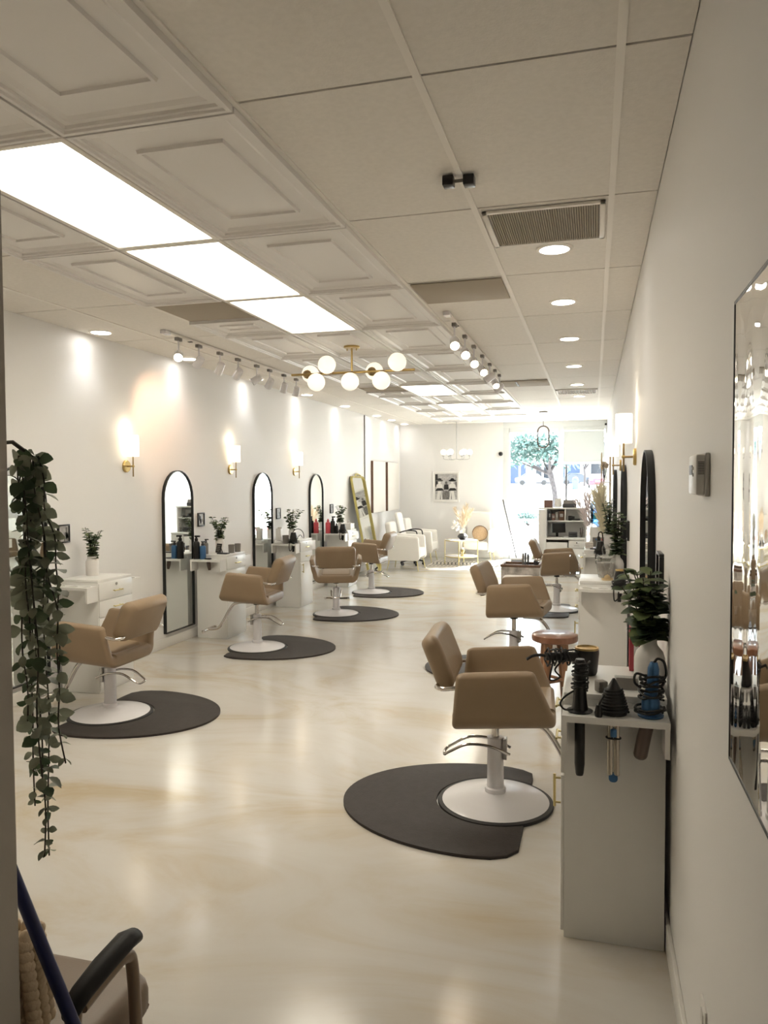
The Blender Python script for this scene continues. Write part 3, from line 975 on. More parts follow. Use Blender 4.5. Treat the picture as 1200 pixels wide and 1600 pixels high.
# ------------------------------------------------------------------ salon chairs
def make_chair(label, dz):
    t = thing('styling_chair', label, 'chair', (0, 0, 0), 0, 'tan hydraulic styling chairs')
    # base
    PT = math.tan(R(4))
    def pitch(b):
        for v in b.bm.verts:
            v.co.z += v.co.x * PT
        return b
    bs = MB().lathe([(0.0, 0.012), (0.272, 0.012), (0.276, 0.018), (0.26, 0.026), (0.16, 0.042), (0.07, 0.056), (0.052, 0.064), (0.0, 0.064)], seg=56).build('base_disc', M['whitegloss'], t)
    MB().lathe([(0.262, 0.0), (0.292, 0.0), (0.295, 0.006), (0.292, 0.016), (0.272, 0.020), (0.264, 0.014)], seg=56).build('rubber_ring', M['rubber'], bs)
    zt = 0.345
    co = MB().lathe([(0.0, 0.055), (0.053, 0.055), (0.053, 0.085), (0.043, 0.090), (0.041, zt - 0.02), (0.043, zt), (0.0, zt)], seg=28).build('column', M['whitegloss'], t)
    MB().box((0.048, 0.0, zt - 0.055), (0.022, 0.075, 0.10), 0.004).build('pump_bracket', M['steel'], co)
    MB().cyl((0, 0, zt - 0.02), (0, 0, 0.455 + dz), 0.02, seg=16).build('piston', M['chrome'], t)
    MB().lathe([(0, 0), (0.035, 0), (0.03, 0.03), (0.075, 0.04), (0.075, 0.052), (0, 0.052)], (0, 0, 0.412 + dz), 20).build('swivel_plate', M['black'], t)
    lv = smoothpath([(0.075, 0.055, zt - 0.07), (-0.03, 0.062, zt - 0.03), (-0.14, 0.06, zt - 0.028), (-0.225, 0.055, zt - 0.07), (-0.255, 0.045, zt - 0.09), (-0.262, 0.0, zt - 0.094),
                     (-0.255, -0.045, zt - 0.09), (-0.225, -0.055, zt - 0.07), (-0.14, -0.06, zt - 0.028), (-0.03, -0.062, zt - 0.03), (0.075, -0.055, zt - 0.07)], 5)
    MB().tube(lv, 0.0075, 10).build('pump_lever', M['chrome'], t)
    # shell: U profile swept with rounded edges
    zb, ztop = 0.450 + dz, 0.735 + dz
    path = []
    path.append((0.322, ztop - 0.01))
    path.append((0.312, ztop - 0.07))
    path.append((0.300, ztop - 0.13))
    path.append((0.285, zb + 0.11))
    for k in range(7):
        a = R(-8 - 72 * k / 6)
        path.append((0.185 + 0.095 * math.cos(a), zb + 0.095 + 0.095 * math.sin(a)))
    path.append((0.10, zb))
    path.append((0.0, zb))
    full = path + [(-y, z) for y, z in path[-2::-1]]
    n = len(full)
    loops = []
    for i, (y, z) in enumerate(full):
        p = Vector((0, y, z))
        a_, c_ = full[max(i - 1, 0)], full[min(i + 1, n - 1)]
        tg = Vector((0, c_[0] - a_[0], c_[1] - a_[1])).normalized()
        nr = Vector((0, tg.z, -tg.y))
        if nr.dot(Vector((0, -y, zb + 0.25 - z))) < 0:
            nr = -nr
        u = max(0.0, min(1.0, (z - zb) / (ztop - zb)))
        th = 0.056 + 0.038 * max(0, 1 - u * 4)
        xb = -0.200 + 0.03 * u
        xf = 0.297 - 0.10 * max(0.0, (u - 0.12)) / 0.88
        r = 0.024
        lp = []
        for cx, cn, a0 in ((xf - r, r, 270), (xf - r, th - r, 0), (xb + r, th - r, 90), (xb + r, r, 180)):
            for k in range(5):
                a = R(a0 + 90 * k / 4)
                lp.append(p + Vector((cx + r * math.cos(a), 0, 0)) + nr * (cn + r * math.sin(a)))
        loops.append(lp)
    # round the arm tops
    def shrink(lp, f, d):
        c = sum(lp, Vector()) / len(lp)
        return [Vector((c.x + (q.x - c.x) * (1 - (1 - f) * 0.25), c.y + (q.y - c.y) * f, q.z + d)) for q in lp]
    top0, top1 = loops[0], loops[-1]
    loops = [shrink(top0, 0.45, 0.016), shrink(top0, 0.82, 0.010)] + loops + [shrink(top1, 0.82, 0.010), shrink(top1, 0.45, 0.016)]
    pitch(MB().loft(loops)).build('seat_shell', M['tan'], t, smooth=60)
    # loose seat pad
    pitch(MB().loft(puff_loops(rrect(0.40, 0.36, 0.05), 0.05, 0.022, lambda u, v, w_: Vector((0.04 + u, v, zb + 0.082 + w_))))).build('seat_cushion', M['tan2'], t, smooth=60)
    # backrest
    zc = 0.772 + dz
    tilt = R(21)
    def bf(u, v, w_):
        bow = 0.035 * (u / 0.24) ** 2
        x, z = w_ + bow, v
        return Vector((-0.290 + x * math.cos(tilt) - z * math.sin(tilt), u, zc + z * math.cos(tilt) + x * math.sin(tilt)))
    pitch(MB().loft(puff_loops(rrect(0.49, 0.285, 0.055, 6), 0.09, 0.038, bf))).build('backrest', M['tan'], t, smooth=60)
    for sy in (-1, 1):
        pitch(MB().tube(smoothpath([(-0.145, sy * 0.285, ztop - 0.055), (-0.23, sy * 0.282, ztop - 0.062), (-0.270, sy * 0.25, ztop - 0.06), (-0.260, sy * 0.20, ztop - 0.055)], 4), 0.011, 10)).build('back_bracket', M['chrome'], t)
    # footrest
    fr = MB().tube(smoothpath([(0.08, 0, zb - 0.02), (0.20, 0, zb - 0.025), (0.27, 0, zb - 0.07), (0.36, 0, zb - 0.22), (0.42, 0, zb - 0.29), (0.52, 0, zb - 0.305)], 5), 0.015, 12).build('footrest_stem', M['chrome'], t)
    MB().tube([(0.50, -0.15, zb - 0.30), (0.52, -0.14, zb - 0.303), (0.53, 0, zb - 0.305), (0.52, 0.14, zb - 0.303), (0.50, 0.15, zb - 0.30)], 0.014, 10).build('foot_bar', M['chrome'], fr)
    MB().box((0.16, 0, zb - 0.014), (0.14, 0.09, 0.02), 0.004).build('footrest_plate', M['steel'], fr)
    return t

def make_mat():
    pts = []
    n = 40
    for k in range(n + 1):
        a = R(90 + 180 * k / n)
        pts.append((-0.05 + 0.73 * math.cos(a), -0.06 + 0.55 * math.sin(a)))
    pts += [(0.05, -0.60), (0.12, -0.565), (0.165, -0.50), (0.165, -0.40)]
    rc = 0.302
    a0 = math.acos(0.165 / rc)
    for k in range(31):
        a = -a0 - (2 * PI - 2 * a0) * k / 30
        pts.append((rc * math.cos(a), rc * math.sin(a)))
    pts += [(0.165, 0.34), (0.155, 0.42), (0.10, 0.462), (0.03, 0.485)]
    b = MB()
    b.prism(pts, 0.014, lambda u, v, w_: Vector((u, v, 0.0005 + w_)), bev=0.006)
    return b.build('anti_fatigue_mat', M['mat'])

CH = [((-0.478, 3.86), 4, 0.0, 'tan styling chair beside the station with the hanging curling irons'),
      ((-0.67, 6.72), -6, 0.035, 'tan styling chair just beyond the round wooden stool'),
      ((-0.45, 9.95), 2, 0.02, 'tan styling chair before the reception desk, beside the low crate'),
      ((-3.32, 4.66), 180, -0.045, 'tan styling chair partly behind the hanging garland, its back to the room'),
      ((-3.23, 6.93), 184, 0.03, 'tan styling chair with raised seat before the station with spray bottles'),
      ((-3.10, 8.97), 108, -0.02, 'tan styling chair turned fully away, showing the slot under its backrest'),
      ((-3.20, 10.87), 180, 0.02, 'tan styling chair before the gold leaning mirror, half behind another chair')]
MATL = ['dark semicircular floor mat with a cut-out under the chair by the hanging curling irons', 'dark floor mat mostly hidden under the chair beyond the wooden stool',
        'dark floor mat showing below the chair in front of reception', 'dark semicircular floor mat beside the hanging garland', 'dark semicircular floor mat under the raised-seat chair by the spray bottle station',
        'dark floor mat under the chair turned fully away', 'dark floor mat before the gold mirror chair, furthest along the mirror wall']
mat0 = None
for i, ((x, y), hd, dz, lab) in enumerate(CH):
    c = make_chair(lab, dz)
    c.location = (x, y, 0)
    c.rotation_euler = (0, 0, R(hd))
    if mat0 is None:
        mat0 = make_mat()
        m_ = mat0
    else:
        m_ = mat0.copy()
        C.objects.link(m_)
    m_.location = (x, y, 0)
    m_.rotation_euler = (0, 0, 0 if i < 3 else PI)
    if i >= 3:
        m_.scale = (1, 1, 1)
    tag(m_, MATL[i], 'mat', 'semicircular anti-fatigue mats')

# ------------------------------------------------------------------ plants
def eucalyptus(name, label, loc, vase, h, spread, n_st, seed, leafL=0.05, mats=('leaf', 'leaflt'), group='eucalyptus plants in white vases', vsc=1.0, bias=(0, 0)):
    t = thing(name, label, 'plant', loc, 0, group)
    prof = {'bottle': [(0, 0), (0.058, 0), (0.064, 0.01), (0.064, 0.115), (0.055, 0.145), (0.034, 0.17), (0.030, 0.18), (0.030, 0.215), (0.034, 0.22), (0.026, 0.22), (0.025, 0.18), (0.0, 0.17)],
            'jar': [(0, 0), (0.052, 0), (0.055, 0.008), (0.055, 0.12), (0.045, 0.14), (0.040, 0.15), (0.043, 0.165), (0.036, 0.165), (0.034, 0.15), (0, 0.13)]}[vase]
    prof = [(r * vsc, z * vsc) for r, z in prof]
    zt = prof[-2][1] if vase == 'jar' else 0.19 * vsc
    MB().lathe(prof, seg=28).build('vase', M['ceramic'], t)
    r_ = random.Random(seed)
    sb, lb, l2 = MB(), MB(), MB()
    for k in range(n_st):
        a = 2 * PI * k / n_st + r_.uniform(-0.4, 0.4)
        L = h * r_.uniform(0.6, 1.05)
        sp = spread * r_.uniform(0.3, 1.0)
        p0 = Vector((0, 0, zt - 0.03))
        p1 = Vector((math.cos(a) * sp * 0.3 + bias[0] * 0.3, math.sin(a) * sp * 0.3 + bias[1] * 0.3, zt + L * 0.45))
        p2 = Vector((math.cos(a) * sp + bias[0], math.sin(a) * sp + bias[1], zt + L))
        pa = smoothpath([p0, p1, p2], 6)
        sb.tube(pa, 0.0022, 5)
        nl = 9
        for q in range(nl):
            f = 0.18 + 0.82 * q / (nl - 1)
            idx = min(int(f * (len(pa) - 1)), len(pa) - 2)
            p = pa[idx]
            tg = (pa[idx + 1] - pa[idx]).normalized()
            for sgn in (-1, 1):
                th = r_.uniform(0, PI) + (0 if q % 2 else PI / 2)
                side = Vector((math.cos(th), math.sin(th), 0)) * sgn
                d = (side + tg * r_.uniform(0.1, 0.6) + Vector((0, 0, r_.uniform(-0.35, 0.2)))).normalized()
                LL = leafL * r_.uniform(0.7, 1.15) * (1.1 - 0.45 * f)
                (lb if r_.random() < 0.72 else l2).leaf(p, d, tg + Vector((r_.uniform(-.4, .4), r_.uniform(-.4, .4), 0.3)), LL, LL * 0.82)
    sb.build('stems', M['stem'], t)
    lb.build('leaves', M[mats[0]], t)
    l2.build('leaves', M[mats[1]], t)
    return t
ST = 0.898
eucalyptus('potted_eucalyptus', 'eucalyptus in a white bottle vase on the station with curling irons', (0.203, 2.945, ST), 'bottle', 0.255, 0.088, 11, 3, 0.082, vsc=0.86, bias=(-0.022, 0.0))
eucalyptus('potted_eucalyptus', 'eucalyptus in a white vase behind the glass jar and hourglass', (0.18, 6.30, ST), 'bottle', 0.34, 0.075, 9, 5, 0.07, vsc=0.86)
eucalyptus('potted_eucalyptus', 'eucalyptus on the far station below the pampas grass', (0.17, 8.78, ST), 'jar', 0.40, 0.075, 9, 8, 0.07, vsc=1.0)
eucalyptus('potted_eucalyptus', 'small eucalyptus in a white jar on the plain station by the garland', (-3.98, 5.38, ST), 'jar', 0.27, 0.10, 10, 11, 0.055, vsc=0.95)
eucalyptus('potted_eucalyptus', 'small eucalyptus behind the little black easel sign', (-3.97, 7.58, ST), 'jar', 0.27, 0.13, 9, 14, 0.06, vsc=0.9)
eucalyptus('potted_eucalyptus', 'small eucalyptus behind the grey cup and white dispenser', (-3.97, 9.66, ST), 'jar', 0.27, 0.16, 8, 17, 0.065, vsc=0.8)
eucalyptus('potted_eucalyptus', 'small eucalyptus behind the black dryer by the pink bottle', (-3.97, 11.70, ST), 'jar', 0.28, 0.14, 8, 21, 0.065, vsc=0.7)

# hanging garland behind the partition edge
g = thing('hanging_garland', 'grey-green trailing eucalyptus garland hanging at the edge of the partition', 'plant', (-1.062, 1.235, 1.715))
sb, lb, l2 = MB(), MB(), MB()
r_ = random.Random(2)
strands = [(-0.012, 0.00, 0.52, 0.0), (0.005, 0.01, 0.66, 0.01), (0.020, -0.01, 0.78, 0.015), (0.035, 0.01, 0.60, 0.035), (0.018, 0.03, 0.80, 0.0), (-0.02, 0.03, 0.70, 0.0), (0.045, 0.02, 0.42, 0.01), (0.0, -0.01, 0.36, 0.01)]
for sx, sy, L, dr in strands:
    pts = []
    n = 8
    for k in range(n + 1):
        f = k / n
        pts.append((sx * min(1, 0.3 + f * 1.6) + dr * f + r_.uniform(-0.006, 0.006), sy + r_.uniform(-0.006, 0.006), -L * f - 0.01))
    pa = smoothpath(pts, 5)
    sb.tube(pa, 0.0016, 5)
    step = 0.024
    nl = int(L / step)
    for q in range(nl + 1):
        f = (q + 0.5) / (nl + 1)
        idx = min(int(f * (len(pa) - 1)), len(pa) - 2)
        p = pa[idx]
        th = r_.uniform(0, 2 * PI)
        for sgn in (0, PI):
            d = Vector((math.cos(th + sgn), 0.6 * math.sin(th + sgn), r_.uniform(-0.75, 0.15)))
            LL = 0.031 * r_.uniform(0.65, 1.15) * (1.0 if f < 0.85 else 0.7)
            nm = Vector((r_.uniform(-.5, .5), -1, r_.uniform(-.4, .6)))
            if r_.random() < 0.35:
                nm = Vector((0, 0, 1))
            (lb if r_.random() < 0.7 else l2).leaf(p, d, nm, LL, LL * r_.uniform(0.6, 0.85), 0.2)
sb.tube([(0.0, -0.075, 0.01), (0.0, -0.03, 0.015), (0.0, 0.0, 0.0)], 0.004, 6)
sb.build('vines', M['stem'], g)
lb.build('leaves', M['leafgr'], g)
l2.build('leaves', M['leaf'], g)

# ------------------------------------------------------------------ foreground: armchair, pillow, pole
ac = thing('visitor_armchair', 'brown vinyl armchair with black arm pads at the bottom edge by the partition', 'chair', (-1.27, 1.40, 0))
MB().loft(puff_loops(rrect(0.50, 0.44, 0.06), 0.10, 0.035, lambda u, v, w_: Vector((u, v - 0.02, 0.415 + w_ + 0.012 * (1 - (u / 0.25) ** 2))))).build('seat', M['seatvinyl'], ac, smooth=60)
MB().tube([(-0.22, 0.185, 0.375), (0.22, 0.185, 0.375), (0.22, -0.2, 0.375), (-0.22, -0.2, 0.375)], 0.012, 8, True).build('seat_rail', M['taupe'], ac)
MB().loft(puff_loops(rrect(0.38, 0.30, 0.06), 0.05, 0.022, lambda u, v, w_: Vector((u - 0.02, -0.215 + w_, 0.60 + v)))).build('backrest', M['seatvinyl'], ac, smooth=60)
for s, lab in ((-1, 0), (1, 1)):
    x = s * 0.285
    fr = MB().tube(smoothpath([(x, 0.075, 0.0), (x, 0.06, 0.30), (x, 0.045, 0.56), (x, 0.02, 0.612), (x, -0.05, 0.612), (x, -0.13, 0.60)], 5), 0.014, 12).build('arm_frame', M['taupe'], ac)
    MB().cyl((x, -0.15, 0.605), (x, -0.20, 0.0), 0.014).build('leg', M['taupe'], ac)
    lp = []
    for f, y, z, w, th in ((0, 0.062, 0.632, 0.012, 0.008), (0, 0.055, 0.640, 0.021, 0.017), (0, 0.02, 0.648, 0.026, 0.020), (0, -0.06, 0.642, 0.026, 0.020), (0, -0.13, 0.630, 0.024, 0.019), (0, -0.165, 0.615, 0.021, 0.017), (0, -0.175, 0.608, 0.012, 0.008)):
        lp.append([Vector((x + w * math.cos(a), y, z + th * math.sin(a))) for a in [2 * PI * k / 16 for k in range(16)]])
    MB().loft(lp).build('arm_pad', M['padblack'], fr, smooth=60)
p = thing('knit_pillow', 'chunky beige knitted pillow resting on the brown armchair', 'cushion', (-1.285, 1.322, 0.492))
b = MB()
b.box((0, -0.005, 0.115), (0.32, 0.05, 0.21), 0.022, seg=3)
for i in range(12):
    for j in range(10):
        u, v = -0.158 + 0.316 * i / 11, 0.012 + 0.206 * j / 9
        for yy in (0.022, -0.030):
            b.sphere((u, yy, v), 0.0165, 8, (0.85, 0.8, 1.0) if i % 2 else (0.75, 0.9, 1.1))
for j in range(10):
    for q in (-0.022, 0.004):
        for sx in (-1, 1):
            b.sphere((sx * 0.160, q, 0.012 + 0.206 * j / 9 + (0.012 if q < 0 else 0)), 0.0165, 8, (0.7, 0.9, 1.0))
b.build('knit_cover', M['knit'], p, smooth=60)
p.rotation_euler = (R(8), 0, R(3))

pole = thing('blue_pole', 'dark blue round pole leaning against the edge of the partition', 'pole', (-0.66, 1.215, 0))
MB().cyl((-0.018, 0, 0.012), (-0.470, -0.035, 1.05), 0.0125, seg=18).build('shaft', M['blue'], pole)
MB().sphere((-0.472, -0.035, 1.054), 0.0135, 12).build('end_cap', M['black'], pole)

# rippled mirror panel and thermostat, outlet on the near wall
mp = thing('rippled_mirror_panel', 'large rippled mirror panel on the wall at the edge of view', 'mirror', (XR, 0.90, 1.55))
MB().box((-0.006, 0, 0), (0.008, 1.35, 0.87)).build('mirror_sheet', M['wavy'], mp, smooth=0)
b = MB()
for c, s in (((-0.006, 0, 0.437), (0.011, 1.37, 0.006)), ((-0.006, 0, -0.437), (0.011, 1.37, 0.006)), ((-0.006, 0.682, 0), (0.011, 0.006, 0.868)), ((-0.006, -0.682, 0), (0.011, 0.006, 0.868))):
    b.box(c, s, 0.001)
b.build('mirror_edge', M['greydk'], mp)
th = thing('thermostat', 'white wall thermostat with a small grey display', 'thermostat', (XR, 2.02, 1.665))
MB().box((-0.006, 0, 0), (0.012, 0.145, 0.105), 0.004).build('back_plate', M['therm'], th)
hs = MB().box((-0.020, 0, 0), (0.024, 0.138, 0.098), 0.006).build('housing', M['therm'], th)
MB().box((-0.0325, 0.02, 0.012), (0.002, 0.05, 0.024)).build('display', M['greydk'], hs)
for zz in (0.016, 0.0):
    MB().box((-0.0325, -0.022, zz), (0.003, 0.014, 0.008), 0.001).build('button', M['grey'], hs)
b = MB()
for k in range(8):
    b.box((-0.020, -0.0692, 0.030 - k * 0.004), (0.014, 0.0012, 0.0018))
b.build('vent_slots', M['greydk'], hs)
ol = thing('wall_outlet', 'white outlet cover low on the wall near the bottom edge', 'outlet', (XR, 1.93, 0.33))
MB().box((-0.003, 0, 0), (0.006, 0.075, 0.118), 0.002).build('cover_plate', M['base'], ol)
for zz in (-0.024, 0.024):
    MB().box((-0.007, 0, zz), (0.003, 0.034, 0.028), 0.001).build('socket', M['therm'], ol)

# ------------------------------------------------------------------ wooden stool
so = thing('wooden_stool', 'round reddish wooden stool with splayed legs beside the second station', 'stool', (-0.262, 5.52, 0))
MB().lathe([(0, 0.515), (0.150, 0.515), (0.160, 0.520), (0.163, 0.54), (0.160, 0.560), (0.150, 0.566), (0, 0.566)], seg=40).build('seat', M['wood'], so)
for k in range(4):
    a = PI / 4 + k * PI / 2 + 0.2
    ca, sa = math.cos(a), math.sin(a)
    MB().tube([(ca * 0.075, sa * 0.075, 0.516), (ca * 0.10, sa * 0.10, 0.26), (ca * 0.125, sa * 0.125, 0.0)], [0.034, 0.028, 0.024], 10).build('leg', M['wood2'], so)
MB().tube([(-0.09, -0.09, 0.22), (0.09, 0.09, 0.22)], 0.012, 8).build('stretcher', M['wood2'], so)
MB().tube([(-0.09, 0.09, 0.25), (0.09, -0.09, 0.25)], 0.012, 8).build('stretcher', M['wood2'], so)
# ------------------------------------------------------------------ tools and small things on the stations
def coil(c, axis_r, n, h, r=0.003, seed=1, jit=0.006, seg=6):
    """cord wound round a vertical handle"""
    r_ = random.Random(seed)
    pts = []
    for k in range(n * 10 + 1):
        a = 2 * PI * k / 10
        rr = axis_r + r_.uniform(-jit * 0.3, jit)
        pts.append((c[0] + rr * math.cos(a), c[1] + rr * math.sin(a), c[2] + h * k / (n * 10) + r_.uniform(-jit, jit) * 0.4))
    return smoothpath(pts, 2)

# black curling wand in the tray, first hole
TX = (-0.0418, 0.0745, 0.1908)
TY, TZ = 2.698, 0.8535
w = thing('curling_wand', 'black curling wand wrapped in its cord, standing in the tray nearest the drawers', 'curling iron', (TX[0], TY, TZ), 0, 'hot tools in the tray')
MB().lathe([(0, -0.225), (0.012, -0.225), (0.014, -0.218), (0.0175, -0.185), (0.0175, 0.0), (0.0, 0.0)], seg=20).build('barrel', M['black'], w)
MB().lathe([(0, 0.0005), (0.043, 0.0005), (0.044, 0.004), (0.030, 0.008), (0.026, 0.02), (0.023, 0.05), (0.019, 0.172), (0.015, 0.182), (0, 0.182)], seg=22).build('handle', M['black'], w)
MB().tube(coil((0, 0, 0.075), 0.024, 7, 0.10, seed=4, jit=0.010), 0.0034, 6).build('cord', M['cord'], w)
MB().tube(smoothpath([(-0.02, -0.02, 0.075), (-0.05, -0.03, 0.055), (-0.065, -0.03, 0.03), (-0.05, -0.035, 0.012), (-0.02, -0.04, 0.016)], 5), 0.0034, 6).build('cord', M['cord'], w)

# hair dryer with gold rim and cord-wrapped handle sticking out over the edge
d = thing('hair_dryer', 'black hair dryer with pale gold rim, its cord-wrapped handle jutting over the station edge', 'hair dryer', (-0.022, 3.05, ST), 0)
MB().lathe([(0, 0), (0.036, 0), (0.040, 0.01), (0.047, 0.085), (0.046, 0.098), (0.0, 0.098)], seg=26).build('barrel', M['black'], d)
MB().lathe([(0.040, 0.098), (0.045, 0.098), (0.045, 0.106), (0.038, 0.107), (0.036, 0.100)], seg=26).build('rim', M['goldrim'], d)
MB().lathe([(0, 0.0985), (0.037, 0.0985), (0.037, 0.101), (0, 0.101)], seg=26).build('grille', M['goldrim'], d)
hv = Vector((-0.95, -0.42, 0.02)).normalized()
MB().tube([hv * 0.03 + Vector((0, 0, 0.066)), hv * 0.08 + Vector((0, 0, 0.07)), hv * 0.17 + Vector((0, 0, 0.072))], [0.022, 0.019, 0.015], 14).build('handle', M['black'], d)
q = Vector((0, 0, 1)).rotation_difference(hv)
pts = [q @ Vector(p) + Vector((0, 0, 0.07)) for p in coil((0, 0, 0.07), 0.025, 6, 0.10, seed=9, jit=0.012)]
MB().tube(pts, 0.0036, 6).build('cord', M['cord'], d)
MB().tube(smoothpath([hv * 0.15 + Vector((0, 0, 0.07)), hv * 0.19 + Vector((0, 0, 0.078)), hv * 0.22 + Vector((0, 0, 0.075)), hv * 0.245 + Vector((0, 0, 0.062))], 4), 0.006, 8).build('cord', M['cord'], d)
MB().tube(smoothpath([hv * 0.10 + Vector((0, 0, 0.055)), hv * 0.13 + Vector((0, 0, 0.02)), hv * 0.11 + Vector((0, 0, -0.01)), hv * 0.15 + Vector((0, 0, -0.02)), hv * 0.14 + Vector((0, 0, 0.04))], 5), 0.0036, 6).build('cord', M['cord'], d)
MB().tube(smoothpath([hv * 0.035 + Vector((0, -0.02, 0.09)), hv * 0.05 + Vector((0, -0.04, 0.105)), hv * 0.09 + Vector((0, -0.035, 0.098)), hv * 0.10 + Vector((0, -0.01, 0.08))], 5), 0.0036, 6).build('cord', M['cord'], d)

# silver flat iron in the middle hole
w = thing('flat_iron', 'silver flat iron with blue tip hanging in the middle tray hole, cord coiled above', 'flat iron', (TX[1] - 0.004, TY, TZ), 0, 'hot tools in the tray')
for s in (-1, 1):
    MB().loft(puff_loops(rrect(0.019, 0.215, 0.004), 0.026, 0.006, lambda u, v, w_, s=s: Vector((s * 0.0108 + u, w_, -0.1075 + v)))).build('plate_arm', M['silver'], w)
MB().box((0, -0.001, -0.065), (0.022, 0.031, 0.030), 0.004).build('clip', M['bluemet'], w)
MB().tube([(0.024 * math.cos(a), 0.017 * math.sin(a), -0.084) for a in [2 * PI * k / 20 for k in range(20)]], 0.003, 8, True).build('band', M['black'], w)
MB().loft(puff_loops(rrect(0.030, 0.03, 0.012), 0.028, 0.006, lambda u, v, w_: Vector((u, w_, -0.222 + v)))).build('tip', M['bluemet'], w)
MB().lathe([(0, 0.0005), (0.044, 0.0005), (0.046, 0.010), (0.040, 0.05), (0.028, 0.085), (0.022, 0.09), (0.010, 0.112), (0.004, 0.122), (0, 0.123)], seg=24).build('handle', M['black'], w)
pts = []
for k in range(81):
    a = 2 * PI * k / 10
    f = k / 80
    pts.append(((0.049 - 0.022 * f) * math.cos(a), (0.049 - 0.022 * f) * math.sin(a), 0.008 + 0.078 * f))
MB().tube(smoothpath(pts, 2), 0.0045, 6).build('cord', M['cord'], w)
MB().tube(smoothpath([(-0.03, -0.03, 0.07), (-0.045, -0.045, 0.05), (-0.05, -0.05, 0.03)], 4), 0.0034, 6).build('cord', M['cord'], w)
MB().lathe([(0, 0.0), (0.012, 0.0), (0.014, 0.012), (0.008, 0.04), (0, 0.04)], (-0.05, -0.052, 0.001), 12).build('plug', M['black'], w)

# blue iron in the last hole
w = thing('curling_iron', 'metallic blue curling iron tangled in black cord, in the tray hole by the wall', 'curling iron', (TX[2] - 0.004, TY, TZ), 0, 'hot tools in the tray')
MB().tube([(0.0, 0, 0.0), (-0.018, 0, -0.08), (-0.028, 0, -0.135), (-0.0292, 0, -0.143), (-0.0300, 0, -0.149), (-0.0303, 0, -0.152)], [0.0225, 0.0235, 0.0235, 0.021, 0.015, 0.004], 20).build('barrel', M['bronze'], w)
MB().lathe([(0, 0.0005), (0.042, 0.0005), (0.043, 0.006), (0.030, 0.012), (0.030, 0.05), (0.022, 0.08), (0, 0.08)], (0.004, 0, 0), 22).build('handle_base', M['bluemet'], w)
MB().tube([(0.004, 0, 0.07), (0.010, 0, 0.11), (0.012, 0, 0.165), (0.013, 0, 0.185)], [0.022, 0.020, 0.019, 0.012], 18).build('handle', M['bluemet'], w)
MB().tube(coil((0.006, 0, 0.055), 0.034, 6, 0.085, seed=12, jit=0.016), 0.0042, 6).build('cord', M['cord'], w)
MB().tube(coil((0.0, 0, 0.012), 0.042, 2, 0.02, seed=13, jit=0.012), 0.0042, 6).build('cord', M['cord'], w)
MB().tube(smoothpath([(0.013, 0, 0.182), (0.025, -0.004, 0.198), (0.045, -0.006, 0.188), (0.052, -0.006, 0.15), (0.043, -0.004, 0.125), (0.026, -0.004, 0.115)], 6), 0.0042, 8).build('cord', M['cord'], w)
MB().tube(smoothpath([(-0.03, -0.02, 0.10), (-0.05, -0.03, 0.12), (-0.045, -0.03, 0.15), (-0.01, -0.025, 0.14)], 5), 0.0042, 6).build('cord', M['cord'], w)

# card holder, adapter, pink box
w = thing('card_holder', 'clear tent-shaped card holder lying on the station by the hot tools', 'card holder', (0.12, 2.86, ST))
for s in (-1, 1):
    MB().box((0, s * 0.020, 0.024), (0.085, 0.0025, 0.058), rot=(s * R(36), 0, 0)).build('acrylic_leaf', M['acrylic'], w)
MB().box((0, -0.022, 0.024), (0.075, 0.001, 0.045), rot=(-R(36), 0, 0)).build('card', M['grey'], w)
w = thing('plug_adapter', 'small pale grey plug adapter cube on the station with curling irons', 'adapter', (0.030, 2.80, ST))
MB().box((0, 0, 0.021), (0.036, 0.036, 0.040), 0.005, (0, 0, 0.5)).build('adapter_body', M['grey'], w)
for s in (-1, 1):
    MB().box((s * 0.006, -0.022, 0.026), (0.002, 0.016, 0.008)).build('prong', M['steel'], w)
w = thing('product_box', 'crimson and white product box half hidden behind the white bottle vase', 'box', (0.178, 3.165, ST))
MB().box((0, 0, 0.0875), (0.075, 0.055, 0.175), 0.002).build('carton', M['red'], w)
MB().box((-0.012, -0.0280, 0.09), (0.018, 0.001, 0.16)).build('printed_strip', M['photo0'], w)
MB().box((0.016, -0.0280, 0.148), (0.030, 0.001, 0.012)).build('printed_bar', M['photo0'], w)

def dryer(label, loc, body_axis=(0, 0, 1), rim=True, sc=1.0, group=None, rz=0.0):
    """compact dryer stowed nose-up in a tray hole with its cord bundled"""
    t = thing('hair_dryer', label, 'hair dryer', loc, rz, group)
    MB().lathe([(r * sc, z * sc) for r, z in ((0, 0.01), (0.040, 0.01), (0.044, 0.03), (0.042, 0.08), (0.030, 0.135), (0.0, 0.135))], seg=22).build('barrel', M['black'], t)
    if rim:
        MB().lathe([(r * sc, z * sc) for r, z in ((0.0, 0.134), (0.030, 0.134), (0.033, 0.140), (0.031, 0.146), (0.026, 0.146), (0.025, 0.139), (0, 0.139))], seg=22).build('rim', M['goldrim'], t)
    MB().tube([Vector(p) * sc for p in ((0.0, 0.0, 0.02), (0.0, -0.004, -0.03), (-0.004, -0.008, -0.095))], [0.018 * sc, 0.016 * sc, 0.013 * sc], 12).build('handle', M['black'], t)
    pts = [Vector(p) * sc for p in coil((-0.004, -0.006, 0.01), 0.046, 4, 0.05, seed=int(loc[1] * 7), jit=0.012)]
    MB().tube(pts, 0.005 * sc, 6).build('cord', M['cord'], t)
    MB().tube([p * sc for p in smoothpath([(-0.035, -0.04, 0.02), (-0.045, -0.078, 0.0), (-0.04, -0.082, -0.075), (-0.015, -0.082, -0.06), (-0.01, -0.08, -0.01)], 5)], 0.005 * sc, 6).build('cord', M['cord'], t)
    return t
